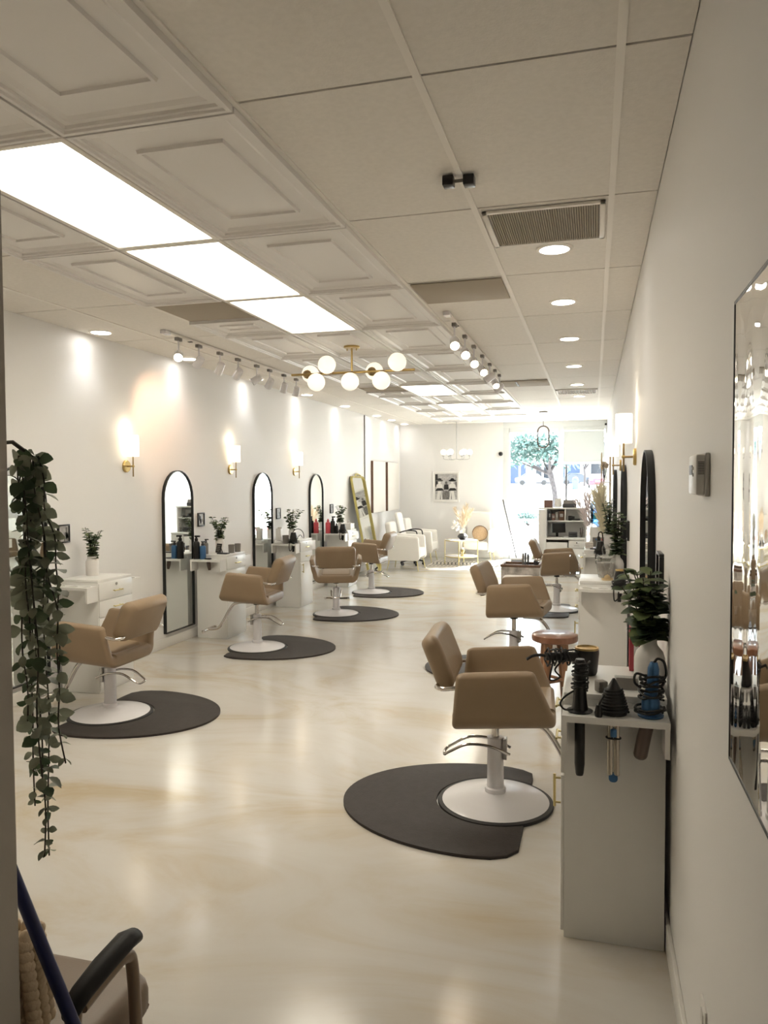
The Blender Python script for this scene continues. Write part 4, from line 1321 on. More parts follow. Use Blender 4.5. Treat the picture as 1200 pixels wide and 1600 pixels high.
dryer('black hair dryer with gold rim stowed in the tray of the station with the hourglass', (0.1908, 5.862, 0.8535))
dryer('black hair dryer in the tray of the station with the white dispenser', (-3.786, 9.262, 0.8535), rim=False, sc=1.1, rz=0.3)
dryer('black hair dryer in the tray beside the pink bottle', (-3.786, 11.292, 0.8535), rim=False, sc=1.1, rz=0.3)
dryer('black flat-topped dryer with looped cord on the far station by the pampas grass', (0.0745, 8.552, 0.8535), rim=False, sc=1.1)

# hourglass and jars on the second station
w = thing('hourglass', 'small hourglass with a pale wooden base on the station with the glass jar', 'hourglass', (0.105, 6.02, ST))
MB().lathe([(0, 0), (0.042, 0), (0.042, 0.014), (0, 0.014)], seg=24).build('wood_base', M['sand'], w)
MB().lathe([(0.030, 0.015), (0.029, 0.035), (0.006, 0.065), (0.006, 0.07), (0.027, 0.10), (0.028, 0.125)], seg=20).build('glass_bulb', M['clear'], w)
MB().lathe([(0, 0.0155), (0.026, 0.016), (0.018, 0.032), (0, 0.045)], seg=18).build('sand', M['sand'], w)
MB().lathe([(0, 0.125), (0.034, 0.125), (0.034, 0.133), (0, 0.133)], seg=22).build('top_cap', M['clear'], w)
w = thing('glass_jar', 'cut glass jar with a domed lid beside the hourglass', 'jar', (0.095, 6.20, ST))
b = MB()
prof = [(0.0, 0.0), (0.055, 0.0), (0.060, 0.02), (0.075, 0.11), (0.080, 0.135), (0.074, 0.14), (0.056, 0.02), (0.0, 0.012)]
b.lathe(prof, seg=12)
b.build('jar_body', M['clear'], w, smooth=0)
MB().lathe([(0.0, 0.0), (0.05, 0.0), (0.055, 0.012), (0.07, 0.10), (0, 0.10)], (0, 0, 0.014), 12).build('cotton_filling', M['marble'], w)
MB().lathe([(0.079, 0.137), (0.076, 0.15), (0.045, 0.175), (0.018, 0.18), (0.030, 0.20), (0.034, 0.225), (0.02, 0.255), (0.0, 0.258)], seg=16).build('lid', M['clear'], w)

# far station bits
w = thing('flat_iron', 'black flat iron standing with a looped cord on the far station', 'flat iron', (0.055, 8.70, ST), 0)
MB().lathe([(0, 0), (0.028, 0), (0.024, 0.06), (0.016, 0.14), (0.010, 0.145), (0, 0.145)], seg=14).build('handle', M['black'], w)
MB().tube(smoothpath([(0.0, 0, 0.14), (0.005, 0, 0.185), (0.035, 0, 0.19), (0.045, 0, 0.13), (0.04, -0.01, 0.02), (-0.03, -0.05, 0.012), (-0.09, -0.06, 0.012)], 6), 0.006, 8).build('cord', M['cord'], w)
w = thing('folded_towel', 'small folded white towel at the front edge of the far station', 'towel', (-0.045, 8.90, ST))
for k in range(3):
    MB().box((0, 0, 0.012 + 0.022 * k), (0.09, 0.14, 0.021), 0.008).build('towel_fold', M['plush'], w)
w = thing('acrylic_caddy', 'clear acrylic side caddy fixed to the front of the far station', 'caddy', (-0.20, 8.72, 0))
MB().box((0, 0, 0.63), (0.10, 0.14, 0.004)).build('caddy_floor', M['acrylic'], w)
for c, s in (((0.048, 0, 0.73), (0.004, 0.14, 0.20)), ((-0.048, 0, 0.73), (0.004, 0.14, 0.20)), ((0, 0.068, 0.73), (0.092, 0.004, 0.20)), ((0, -0.068, 0.73), (0.092, 0.004, 0.20))):
    MB().box(c, s).build('caddy_wall', M['acrylic'], w)

# second left station
def bottle(name, label, loc, r, h, m, capm, group=None, pump=True, cat='bottle'):
    t = thing(name, label, cat, loc, 0, group)
    MB().lathe([(0, 0), (r * 0.95, 0), (r, 0.006), (r, h * 0.66), (r * 0.85, h * 0.72), (r * 0.42, h * 0.76), (0, h * 0.76)], seg=20).build('bottle_body', m, t)
    MB().lathe([(0, h * 0.76), (r * 0.5, h * 0.76), (r * 0.5, h * 0.86), (r * 0.3, h * 0.88), (r * 0.3, h * 0.95), (0, h * 0.95)], seg=14).build('cap', capm, t)
    if pump:
        MB().box((r * 0.35, 0, h * 0.96), (r * 1.6, r * 0.7, h * 0.07), 0.003).build('spray_head', capm, t)
    return t
bottle('spray_bottle', 'tall black spray bottle standing in the tray beside the first full mirror', (-4.035, 7.182, 0.8535), 0.036, 0.25, M['black'], M['black'], 'bottles in the second tray')
bottle('spray_bottle', 'blue spray bottle standing in the tray next to a tall black one', (-3.962, 7.185, 0.8535), 0.033, 0.19, M['bluemet'], M['greydk'], 'bottles in the second tray')
bottle('spray_bottle', 'grey bottle with dark trigger head next to the blue spray bottle', (-3.98, 7.285, ST), 0.026, 0.16, M['grey'], M['black'])
w = thing('curling_iron', 'curling iron with grey-brown barrel hanging under the spray bottle tray', 'curling iron', (-3.9015, 7.182, 0.8535))
MB().tube([(0, 0, 0.0), (0.01, 0, -0.07), (0.016, 0, -0.115)], [0.02, 0.021, 0.013], 14).build('barrel', M['bronze'], w)
MB().lathe([(0, 0.0005), (0.038, 0.0005), (0.036, 0.01), (0, 0.01)], seg=16).build('handle_base', M['black'], w)
w = thing('easel_sign', 'small black easel sign on the station with the grey cups', 'sign', (-3.90, 7.42, ST), R(-25))
MB().box((0, 0, 0.052), (0.085, 0.006, 0.10), 0.001, (R(-14), 0, 0)).build('sign_board', M['blackmat'], w)
MB().box((0, 0.032, 0.045), (0.01, 0.005, 0.095), 0.001, (R(22), 0, 0)).build('easel_leg', M['black'], w)
b = MB()
for k, wd in enumerate((0.05, 0.06, 0.045, 0.055)):
    b.box((0, -0.0035 - 0.0 - (0.0), 0.025 + 0.018 * k), (wd, 0.0012, 0.005), 0, (R(-14), 0, 0))
for v in b.bm.verts:
    v.co.y += (v.co.z - 0.052) * 0.2493 - 0.0008
b.build('grey_lines', M['grey'], w)
w = tag(MB().box((0, 0, 0.006), (0.12, 0.07, 0.012), 0.003).build('black_dish', M['black'], None, (-3.80, 7.33, ST)), 'flat black dish in front of the small black easel sign', 'dish')
for k, (x, y, lab) in enumerate(((-3.77, 7.46, 'grey ribbed cup beside the black easel sign, closer to the spray bottles'), (-3.765, 7.60, 'grey ribbed cup at the far corner of the spray bottle station'))):
    c = thing('grey_cup', lab, 'cup', (x, y, ST), 0, 'grey cups on the second station')
    b = MB()
    n = 32
    lo = []
    for r, z in ((0.030, 0), (0.033, 0.09), (0.029, 0.09), (0.027, 0.006)):
        lo.append([Vector(((r + (0.001 if i % 2 else -0.001)) * math.cos(2 * PI * i / n), (r + (0.001 if i % 2 else -0.001)) * math.sin(2 * PI * i / n), z)) for i in range(n)])
    b.loft(lo).build('cup_body', M['grey'], c, smooth=0)

# third left station
w = thing('soap_dispenser', 'tall white dispenser beside a grey tumbler on the third station', 'dispenser', (-3.99, 9.262, 0.8535))
MB().box((0, 0, 0.02), (0.10, 0.09, 0.04), 0.008).build('dispenser_base', M['white'], w)
MB().box((0, 0, 0.12), (0.075, 0.07, 0.16), 0.012).build('dispenser_body', M['white'], w)
MB().box((0.02, -0.01, 0.207), (0.06, 0.03, 0.016), 0.005).build('spout', M['white'], w)
w = tag(MB().lathe([(0, 0), (0.036, 0), (0.042, 0.11), (0.038, 0.11), (0.034, 0.006), (0, 0.006)], seg=22).build('grey_tumbler', M['grey'], None, (-3.895, 9.26, 0.8535)), 'grey tumbler standing next to the tall white dispenser', 'cup')
w = thing('wire_headband', 'thin black wire headband standing on the third station worktop', 'headband', (-3.82, 9.50, ST))
pts = [(0.085 * math.cos(a), 0.02 * math.sin(a * 2), 0.01 + 0.125 * math.sin(a)) for a in [PI * k / 20 for k in range(21)]]
MB().tube(pts, 0.005, 8).build('band', M['black'], w)
MB().tube(smoothpath([(-0.075, 0, 0.03), (-0.03, 0.01, 0.05), (0.0, -0.01, 0.02), (0.03, 0.01, 0.055), (0.07, 0, 0.015)], 5), 0.0035, 6).build('wire_twist', M['black'], w)

# fourth left station
bottle('pump_bottle', 'coral pink bottle standing in the tray before the gold mirror', (-4.03, 11.292, 0.8535), 0.040, 0.24, M['pink'], M['pink'], None, False)
bottle('pump_bottle', 'black bottle standing right beside the coral pink bottle', (-3.95, 11.292, 0.8535), 0.036, 0.27, M['black'], M['black'], None, True)
bottle('pump_bottle', 'short black jar bottle between the coral pink bottle and the dryer', (-3.888, 11.292, 0.8535), 0.026, 0.17, M['black'], M['black'], None, False)
w = thing('gift_box', 'white box with a white ribbon bow on the last station before the gold mirror', 'box', (-3.80, 11.64, ST))
MB().box((0, 0, 0.05), (0.13, 0.20, 0.10), 0.004).build('box_body', M['white'], w)
MB().box((0, 0, 0.051), (0.132, 0.02, 0.102), 0.002).build('ribbon', M['ceramic'], w)
for s in (-1, 1):
    MB().tube([(0, s * 0.035 + 0.03 * math.cos(a), 0.122 + 0.02 * math.sin(a)) for a in [2 * PI * k / 16 for k in range(16)]], 0.005, 6, True).build('bow_loop', M['ceramic'], w)

# ------------------------------------------------------------------ gold leaning mirror and canvases
gm = thing('leaning_mirror', 'tall gold-framed mirror leaning on the wall by the blank canvases', 'mirror', (-3.80, 13.10, 0))
LEAN = math.asin(0.335 / 1.80)
def lm(u, v, w_):
    return Vector((-v * math.sin(LEAN) + w_ * math.cos(LEAN), u, v * math.cos(LEAN) + w_ * math.sin(LEAN) + 0.012))
o = rrect(0.80, 1.78, 0.10, 6)
o = [(u, v + 0.89) for u, v in o]
i_ = [(u * 0.935, (v - 0.89) * 0.970 + 0.89) for u, v in o]
b = MB()
rings = []
for P, q in ((o, 0.0), (o, 0.03), ([(u * 0.97, (v - 0.89) * 0.985 + 0.89) for u, v in o], 0.042), ([(u * 0.95, (v - 0.89) * 0.978 + 0.89) for u, v in o], 0.03), (i_, 0.030), (i_, 0.008)):
    rings.append([b.bm.verts.new(lm(u, v, q)) for u, v in P])
for A, B in zip(rings[:-1], rings[1:]):
    for k in range(len(A)):
        j = (k + 1) % len(A)
        b.bm.faces.new((A[k], A[j], B[j], B[k]))
b.build('gold_frame', M['goldleaf'], gm)
MB().prism(i_, 0.008, lambda u, v, w_: lm(u, v, 0.004 + w_)).build('mirror_glass', M['mirror'], gm, smooth=0)
MB().tube([lm(0.16 * math.cos(a) * (1 + 0.3 * math.cos(a)), 1.775 + 0.045 * math.sin(a), 0.02) for a in [PI * k / 14 for k in range(15)]], 0.014, 8).build('crest', M['goldleaf'], gm)

for y0, y1, lab in ((14.11, 14.98, 'blank white canvas with brown edge on the wall, beside the gold mirror'), (15.19, 16.08, 'blank white canvas with brown edge nearest the end wall corner')):
    t = thing('blank_canvas', lab, 'picture', (XL, (y0 + y1) / 2, 1.565), 0, 'pair of blank canvases')
    wd = y1 - y0
    b = MB()
    for c, s in (((0.023, wd / 2 - 0.005, 0), (0.046, 0.010, 1.01)), ((0.023, -wd / 2 + 0.005, 0), (0.046, 0.010, 1.01)), ((0.023, 0, 0.500), (0.046, wd - 0.020, 0.010)), ((0.023, 0, -0.500), (0.046, wd - 0.020, 0.010))):
        b.box(c, s)
    b.build('wood_frame', M['walnut'], t)
    MB().box((0.049, 0, 0), (0.005, wd - 0.004, 1.006), 0.001).build('canvas_sheet', M['canvas'], t)

# framed black and white photograph on the end wall
ph = thing('framed_photograph', 'large black and white photograph in a white frame on the end wall', 'picture', (-3.11, YF, 1.55))
b = MB()
for c, s in (((0.275, -0.016, 0), (0.035, 0.032, 0.66)), ((-0.275, -0.016, 0), (0.035, 0.032, 0.66)), ((0, -0.016, 0.3125), (0.515, 0.032, 0.035)), ((0, -0.016, -0.3125), (0.515, 0.032, 0.035))):
    b.box(c, s, 0.003)
b.build('picture_frame', M['base'], ph)
MB().box((0, -0.008, 0), (0.515, 0.012, 0.59)).build('picture_mat', M['photo0'], ph)
def flat(pts, y, m, nm):
    return MB().prism(pts, 0.0012, lambda u, v, w_: Vector((u, -0.0145 - y - w_, v))).build(nm, m, ph, smooth=0)
def ell(cx, cy, rx, ry, n=18):
    return [(cx + rx * math.cos(2 * PI * k / n), cy + ry * math.sin(2 * PI * k / n)) for k in range(n)]
pi0 = flat([(-0.24, -0.275), (0.24, -0.275), (0.24, 0.275), (-0.24, 0.275)], 0, M['photo1'], 'printed_photo')
def sub(pts, y, m, nm):
    o_ = flat(pts, y, m, nm)
    o_.parent = pi0
    return o_
sub([(-0.24, 0.0), (-0.18, 0.0), (-0.185, 0.275), (-0.24, 0.275)], 0.001, M['photo3'], 'dark_shape')
sub([(0.19, 0.0), (0.24, 0.0), (0.24, 0.10), (0.20, 0.12)], 0.001, M['photo2'], 'dark_shape')
for cx, sg in ((-0.145, 1), (0.14, -1)):
    sub(ell(cx, 0.135, 0.085, 0.022), 0.004, M['photo3'] if sg < 0 else M['photo2'], 'hat_shape')
    sub(ell(cx, 0.160, 0.042, 0.028), 0.004, M['photo3'], 'hat_shape')
    sub(ell(cx, 0.10, 0.030, 0.038), 0.003, M['photo0'], 'face_shape')
    sub([(cx - 0.075, -0.04), (cx - 0.065, 0.045), (cx - 0.02, 0.07), (cx + 0.02, 0.07), (cx + 0.065, 0.045), (cx + 0.075, -0.04)], 0.002, M['photo0'], 'shirt_shape')
    sub([(cx - 0.095, -0.09), (cx - 0.05, -0.03), (cx + 0.06, -0.03), (cx + 0.10, -0.08)], 0.005, M['photo3'], 'arm_shape')
    sub([(cx - 0.07, -0.275), (cx - 0.035, -0.09), (cx + 0.03, -0.09), (cx + 0.065, -0.275)], 0.003, M['photo0'], 'skirt_shape')
    sub([(cx + sg * 0.01, -0.275), (cx + sg * 0.02, -0.10), (cx + sg * 0.03, -0.275)], 0.004, M['photo2'], 'fold_shape')
sub(ell(0.005, 0.085, 0.028, 0.035), 0.003, M['photo2'], 'face_shape')
sub([(-0.05, -0.06), (-0.04, 0.05), (0.05, 0.05), (0.055, -0.06)], 0.003, M['photo3'], 'shirt_shape')
sub([(-0.075, -0.275), (-0.07, -0.09), (0.07, -0.09), (0.07, -0.275)], 0.002, M['photo2'], 'table_shape')

# ------------------------------------------------------------------ lounge
def lounge_chair(label, loc, rz, w=0.64, d=0.66, back=0.90):
    """faces +x; shell with arms, seat pad, four thin gold legs"""
    t = thing('lounge_armchair', label, 'armchair', loc, rz, 'white lounge armchairs')
    for s in (-1, 1):
        MB().loft(puff_loops([(-d / 2, 0.22), (d / 2 - 0.02, 0.22), (d / 2, 0.26), (d / 2 - 0.03, 0.62), (d / 2 - 0.06, 0.645), (-d / 2, 0.67)], 0.085, 0.025, lambda u, v, w_, s=s: Vector((u, s * (w / 2 - 0.0425) + w_, v)))).build('arm', M['boucle'], t)
    MB().loft(puff_loops(rrect(w - 0.18, back - 0.24, 0.05), 0.11, 0.035, lambda u, v, w_: Vector((-d / 2 + 0.055 + w_ - v * 0.12, u, 0.24 + (back - 0.24) / 2 + v)))).build('backrest', M['boucle'], t)
    MB().loft(puff_loops(rrect(d - 0.13, w - 0.18, 0.04), 0.17, 0.035, lambda u, v, w_: Vector((0.06 + u, v, 0.33 + w_)))).build('seat', M['boucle'], t)
    for sx in (-1, 1):
        for sy in (-1, 1):
            MB().cyl((sx * (d / 2 - 0.07), sy * (w / 2 - 0.06), 0.23), (sx * (d / 2 - 0.03), sy * (w / 2 - 0.02), 0.0), 0.011, 0.006, 10).build('leg', M['gold'], t)
    return t
lounge_chair('white lounge armchair on thin gold legs, side-on beside the gold mirror', (-3.42, 13.98, 0), 0)
lounge_chair('white lounge armchair in the corner below the canvas nearest the end wall', (-3.50, 15.55, 0), 0)
lounge_chair('white sunlit lounge armchair against the end wall holding a round woven pillow', (-2.36, 15.93, 0), -PI / 2, w=0.70, d=0.62, back=1.02)
w = thing('round_pillow', 'round woven rattan-coloured pillow propped on the sunlit white armchair', 'cushion', (-2.28, 15.78, 0.425))
MB().lathe([(0, -0.05), (0.08, -0.045), (0.14, -0.025), (0.16, 0), (0.14, 0.025), (0.08, 0.045), (0, 0.05)], (0, 0.0, 0.158), 32, (0, -1, 0.22)).build('pillow_body', M['rattan'], w, smooth=60)
MB().tube([(0.158 * math.cos(a), -0.0 - 0.0 * a, 0.158 + 0.158 * math.sin(a)) for a in [2 * PI * k / 32 for k in range(32)]], 0.007, 6, True).build('pillow_piping', M['walnut'], w)
# office chair
oc = thing('office_chair', 'white office chair with black arms and a black castor base between two white armchairs', 'chair', (-3.50, 14.76, 0))
for k in range(5):
    a = 2 * PI * k / 5 + 0.3
    lg = MB().tube([(0.03 * math.cos(a), 0.03 * math.sin(a), 0.11), (0.14 * math.cos(a), 0.14 * math.sin(a), 0.10), (0.235 * math.cos(a), 0.235 * math.sin(a), 0.075)], [0.022, 0.018, 0.014], 10).build('leg', M['black'], oc)
    MB().cyl((0.235 * math.cos(a) - 0.012 * math.sin(a), 0.235 * math.sin(a) + 0.012 * math.cos(a), 0.03), (0.235 * math.cos(a) + 0.012 * math.sin(a), 0.235 * math.sin(a) - 0.012 * math.cos(a), 0.03), 0.03, seg=14).build('castor', M['black'], lg)
MB().cyl((0, 0, 0.10), (0, 0, 0.44), 0.025).build('gas_column', M['black'], oc)
MB().loft(puff_loops(rrect(0.44, 0.40, 0.06), 0.08, 0.03, lambda u, v, w_: Vector((u, v, 0.475 + w_)))).build('seat', M['boucle'], oc)
MB().loft(puff_loops(rrect(0.40, 0.50, 0.06), 0.07, 0.03, lambda u, v, w_: Vector((-0.23 + w_ - v * 0.2, u, 0.80 + v)))).build('backrest', M['boucle'], oc)
for s in (-1, 1):
    MB().tube(smoothpath([(-0.19, s * 0.235, 0.66), (-0.05, s * 0.24, 0.70), (0.10, s * 0.24, 0.70), (0.16, s * 0.24, 0.66), (0.17, s * 0.235, 0.47), (0.05, s * 0.215, 0.44)], 5), 0.012, 10).build('armrest', M['black'], oc)

# gold table, rug, black vase
rg = thing('area_rug', 'cream rug with charcoal diagonal stripes under the gold table', 'rug', (-2.42, 15.10, 0))
MB().box((0, 0, 0.005), (1.50, 1.02, 0.009), 0.003).build('rug_ground', M['rugwhite'], rg)
b = MB()
for k in range(19):
    x = -0.70 + 1.36 * k / 18
    for v0, v1, sg in ((-0.48, -0.16, 1), (-0.16, 0.16, -1), (0.16, 0.48, 1)):
        b.prism([(x, v0), (x + 0.025, v0), (x + 0.025 + 0.04 * sg, v1), (x + 0.04 * sg, v1)], 0.0015, lambda u, v, w_: Vector((u, v, 0.0090 + w_)))
b.build('rug_stripes', M['rugdark'], rg, smooth=0)
gt = thing('gold_table', 'two-tier round gold side table with pale tops on the striped rug', 'table', (-2.55, 15.05, 0.0105))
for z, nm in ((0.475, 'table_top'), (0.155, 'lower_shelf')):
    MB().lathe([(0, z), (0.315, z), (0.315, z + 0.012), (0, z + 0.012)], seg=40).build(nm, M['whitegloss'], gt)
    MB().tube([(0.322 * math.cos(a), 0.322 * math.sin(a), z + 0.006) for a in [2 * PI * k / 40 for k in range(40)]], 0.010, 8, True).build('gold_rim', M['gold'], gt)
for k in range(4):
    a = PI / 4 * (2 * k) + 0.02
    MB().cyl((0.33 * math.cos(a), 0.33 * math.sin(a), 0.0), (0.33 * math.cos(a), 0.33 * math.sin(a), 0.49), 0.009, seg=10).build('leg', M['gold'], gt)

def pampas_mesh(b, sb, p0, p1, p2, width, n, seed):
    r_ = random.Random(seed)
    pa = smoothpath([p0, p1, p2], 10)
    sb.tube(pa, 0.0025, 5)
    m_ = len(pa)
    for k in range(n):
        f = 0.42 + 0.58 * r_.random()
        idx = min(int(f * (m_ - 1)), m_ - 2)
        tg = (pa[idx + 1] - pa[idx]).normalized()
        a = r_.uniform(0, 2 * PI)
        side = Vector((math.cos(a), math.sin(a), 0.0))
        dd = (tg * 1.6 + side * r_.uniform(0.4, 1.0)).normalized()
        env = math.sin(PI * min(1, max(0.05, (f - 0.40) / 0.62))) ** 0.6
        b.leaf(pa[idx], dd, Vector((r_.uniform(-1, 1), r_.uniform(-1, 1), 0.2)), width * (0.7 + 0.8 * env), 0.010, 0.2, True)

def pampas(name, label, loc, stems, m, vase_fn, n=150, width=0.11, extra=None):
    t = thing(name, label, 'plant', loc)
    vase_fn(t)
    b, sb = MB(), MB()
    for i, (p0, p1, p2) in enumerate(stems):
        pampas_mesh(b, sb, p0, p1, p2, width, n, i * 13 + int(loc[1] * 3))
    sb.build('stems', M['pampas'], t)
    b.build('plumes', m, t)
    if extra:
        extra(t)
    return t
def black_bowl(t):
    MB().lathe([(0, 0), (0.055, 0), (0.105, 0.055), (0.105, 0.075), (0.06, 0.125), (0.05, 0.125), (0.05, 0.12), (0, 0.11)], seg=12).build('vase', M['black'], t, smooth=0)
def white_buds(t):
    b = MB()
    r_ = random.Random(5)
    for k in range(16):
        b.sphere((r_.uniform(-0.20, -0.07), r_.uniform(-0.04, 0.04), r_.uniform(0.20, 0.36)), r_.uniform(0.018, 0.032), 8)
    b.build('white_flowers', M['canvas'], t)
pampas('pampas_arrangement', 'beige pampas plumes and white flowers in a faceted black vase on the gold table', (-2.52, 15.05, 0.4985),
       [((0, 0, 0.1), (-0.02, 0, 0.28), (-0.15, 0, 0.60)), ((0, 0, 0.1), (0.03, 0, 0.35), (0.08, 0.02, 0.68)), ((0, 0, 0.1), (0.01, 0.02, 0.3), (0.02, 0.05, 0.62)), ((0, 0, 0.1), (0.05, 0, 0.3), (0.17, 0, 0.58))],
       M['pampas'], black_bowl, 110, 0.10, white_buds)
w = thing('votive_holder', 'small gold candle holder on the lower shelf of the gold table', 'candle holder', (-2.52, 15.02, 0.178))
MB().lathe([(0, 0), (0.05, 0), (0.05, 0.01), (0.012, 0.03), (0.012, 0.06), (0.04, 0.08), (0.04, 0.13), (0.036, 0.13), (0.036, 0.085), (0, 0.08)], seg=18).build('holder', M['gold'], w)
MB().cyl((0, 0, 0.085), (0, 0, 0.17), 0.03).build('candle', M['canvas'], w)

# leaning broom
w = thing('leaning_broom', 'dark-handled broom leaning in the corner beside the big window', 'broom', (-1.50, 15.62, 0))
MB().cyl((0.0, 0, 0.06), (-0.36, 0.68, 1.27), 0.014).build('handle', M['greydk'], w)
MB().box((0.0, 0, 0.075), (0.26, 0.035, 0.04), 0.006, (0, 0, 0.4)).build('broom_head', M['grey'], w)
MB().box((0.0, 0, 0.03), (0.25, 0.03, 0.058), 0.004, (0, 0, 0.4)).build('bristles', M['greydk'], w)

# ------------------------------------------------------------------ reception desk
rd = thing('reception_desk', 'white reception desk with open cubbies, a drawer and a low end cabinet', 'desk', (-0.51, 13.75, 0))
def rb(nm, x0, x1, y0, y1, z0, z1, m='white', bev=0.003, par=None):
    return MB().box(((x0 + x1) / 2, (y0 + y1) / 2, (z0 + z1) / 2), (x1 - x0, y1 - y0, z1 - z0), bev).build(nm, M[m], par or rd)
rb('back_panel', -0.41, 0.40, 0.28, 0.31, 0, 1.165)
rb('end_panel', -0.41, -0.28, -0.30, 0.279, 0, 1.165)
rb('side_panel', 0.375, 0.40, -0.02, 0.279, 0, 1.165)
rb('counter_top', -0.44, 0.42, -0.02, 0.33, 1.166, 1.19)
rb('cubby_shelf', -0.279, 0.374, 0.0, 0.279, 0.94, 0.962)
rb('divider', 0.02, 0.04, 0.0, 0.279, 0.963, 1.165)
rb('desk_surface', -0.279, 0.374, -0.30, 0.279, 0.645, 0.672)
rb('front_panel', -0.279, 0.08, -0.30, -0.275, 0, 0.60)
rb('drawer_cabinet', 0.10, 0.374, -0.28, 0.27, 0.0, 0.644)
dr = rb('drawer', 0.105, 0.37, -0.295, -0.281, 0.505, 0.632)
MB().cyl((0.19, -0.305, 0.545), (0.28, -0.305, 0.545), 0.004, seg=8).build('handle', M['steel'], dr)
MB().lathe([(0, 0), (0.012, 0), (0.012, 0.006), (0, 0.006)], (0.235, -0.295, 0.595), 12, (0, -1, 0)).build('lock', M['greydk'], dr)
rb('cabinet_door', 0.105, 0.37, -0.295, -0.281, 0.02, 0.495)
dx, dy = -0.51, 13.75
w = thing('computer_monitor', 'black monitor turned askew on the reception desk surface', 'monitor', (dx - 0.10, dy - 0.08, 0.673), R(18))
MB().box((0, 0, 0.006), (0.18, 0.14, 0.012), 0.003).build('stand_base', M['black'], w)
MB().box((0, 0.02, 0.08), (0.04, 0.02, 0.14), 0.003).build('stand_neck', M['black'], w)
sc_ = MB().box((0.02, -0.01, 0.168), (0.24, 0.022, 0.175), 0.004, (R(-8), 0, 0)).build('screen_case', M['greydk'], w)
MB().box((0.02, -0.0225, 0.168), (0.22, 0.002, 0.155), 0, (R(-8), 0, 0)).build('screen', M['screen'], sc_)
w = thing('desk_phone', 'black desk phone on the reception desk surface beside the pen cup', 'phone', (dx + 0.165, dy - 0.05, 0.673))
MB().box((0, 0, 0.05), (0.15, 0.05, 0.085), 0.006, (R(-25), 0, 0)).build('phone_body', M['greydk'], w)
MB().box((0, -0.035, 0.06), (0.13, 0.02, 0.03), 0.006, (R(-25), 0, 0)).build('handset', M['black'], w)
w = thing('pen_cup', 'glass cup of pens on the reception desk by the phone', 'cup', (dx + 0.31, dy - 0.02, 0.673))
MB().lathe([(0, 0), (0.032, 0), (0.035, 0.09), (0.032, 0.09), (0.030, 0.004), (0, 0.004)], seg=18).build('cup_body', M['clear'], w)
for k in range(6):
    a = k * 1.05
    MB().cyl((0.008 * math.cos(a), 0.008 * math.sin(a), 0.006), (0.028 * math.cos(a), 0.028 * math.sin(a), 0.14 + 0.008 * k), 0.004, seg=6).build('pen', M['greydk'] if k % 2 else M['brown'], w)
w = thing('keyboard', 'slim grey keyboard at the edge of the reception desk', 'keyboard', (dx - 0.13, dy - 0.21, 0.673))
MB().box((0, 0, 0.008), (0.26, 0.10, 0.014), 0.003).build('key_base', M['photo0'], w)
b = MB()
for i in range(12):
    for j in range(4):
        b.box((-0.115 + 0.021 * i, -0.034 + 0.023 * j, 0.0165), (0.017, 0.018, 0.004), 0)
b.build('keys', M['grey'], w, smooth=0)
for k, (x0, x1, h, m_, lab) in enumerate(((-0.262, -0.215, 0.165, 'greydk', 'tall dark binder in the reception cubby by the end panel'), (-0.205, -0.145, 0.12, 'brown', 'short brown carton in the reception cubby beside the binder'),
                                     (-0.138, -0.09, 0.15, 'grey', 'grey carton in the reception cubby between two brown ones'), (-0.08, 0.012, 0.165, 'walnut', 'wide brown carton in the reception cubby by the divider'))):
    t = thing('carton', lab, 'box', (dx + (x0 + x1) / 2, dy + 0.10, 0.963), 0, 'boxes in the reception cubby')
    MB().box((0, 0, h / 2), (x1 - x0, 0.12, h), 0.003).build('carton_body', M[m_], t)
    MB().box((0, -0.0606, h * 0.55), ((x1 - x0) * 0.6, 0.001, h * 0.35)).build('carton_label', M['photo1'], t)
w = thing('hair_dryer', 'black dryer lying in the second reception cubby', 'hair dryer', (dx + 0.14, dy + 0.06, 0.963))
MB().lathe([(0, 0), (0.038, 0), (0.042, 0.03), (0.03, 0.11), (0, 0.11)], (-0.06, 0, 0.043), 16, (1, 0, 0)).build('barrel', M['black'], w)
MB().tube([(-0.02, 0, 0.03), (0.04, -0.02, 0.02), (0.14, -0.03, 0.022)], 0.014, 10).build('handle', M['black'], w)
MB().tube(smoothpath([(0.14, -0.03, 0.022), (0.17, -0.02, 0.03), (0.20, 0.02, 0.035)], 4), 0.005, 6).build('cord', M['cord'], w)
w = thing('wooden_box', 'brown box standing on the reception counter', 'box', (dx - 0.27, dy + 0.15, 1.191))
MB().box((0, 0, 0.06), (0.15, 0.12, 0.12), 0.004).build('box_body', M['brown'], w)
MB().box((0, 0, 0.126), (0.155, 0.125, 0.012), 0.003).build('lid', M['walnut'], w)
w = thing('paper_stack', 'white papers fanned beside the brown box on the reception counter', 'paper', (dx - 0.11, dy + 0.15, 1.191))
for k in range(3):
    MB().box((0.01 * k, 0, 0.075 + 0.004 * k), (0.09, 0.012, 0.145), 0.001, (R(-18), 0, 0.2 * k)).build('sheet', M['photo0'], w)
w = thing('card_printer', 'grey and silver printer on the reception counter beside the window door', 'printer', (dx + 0.10, dy + 0.15, 1.191))
MB().box((0, 0, 0.035), (0.24, 0.18, 0.07), 0.01).build('printer_base', M['greydk'], w)
MB().prism([(-0.08, 0.07), (0.08, 0.07), (0.06, 0.135), (-0.05, 0.135)], 0.22, lambda u, v, w_: Vector((-0.11 + w_, u, v))).build('printer_cover', M['grey'], w, smooth=0)

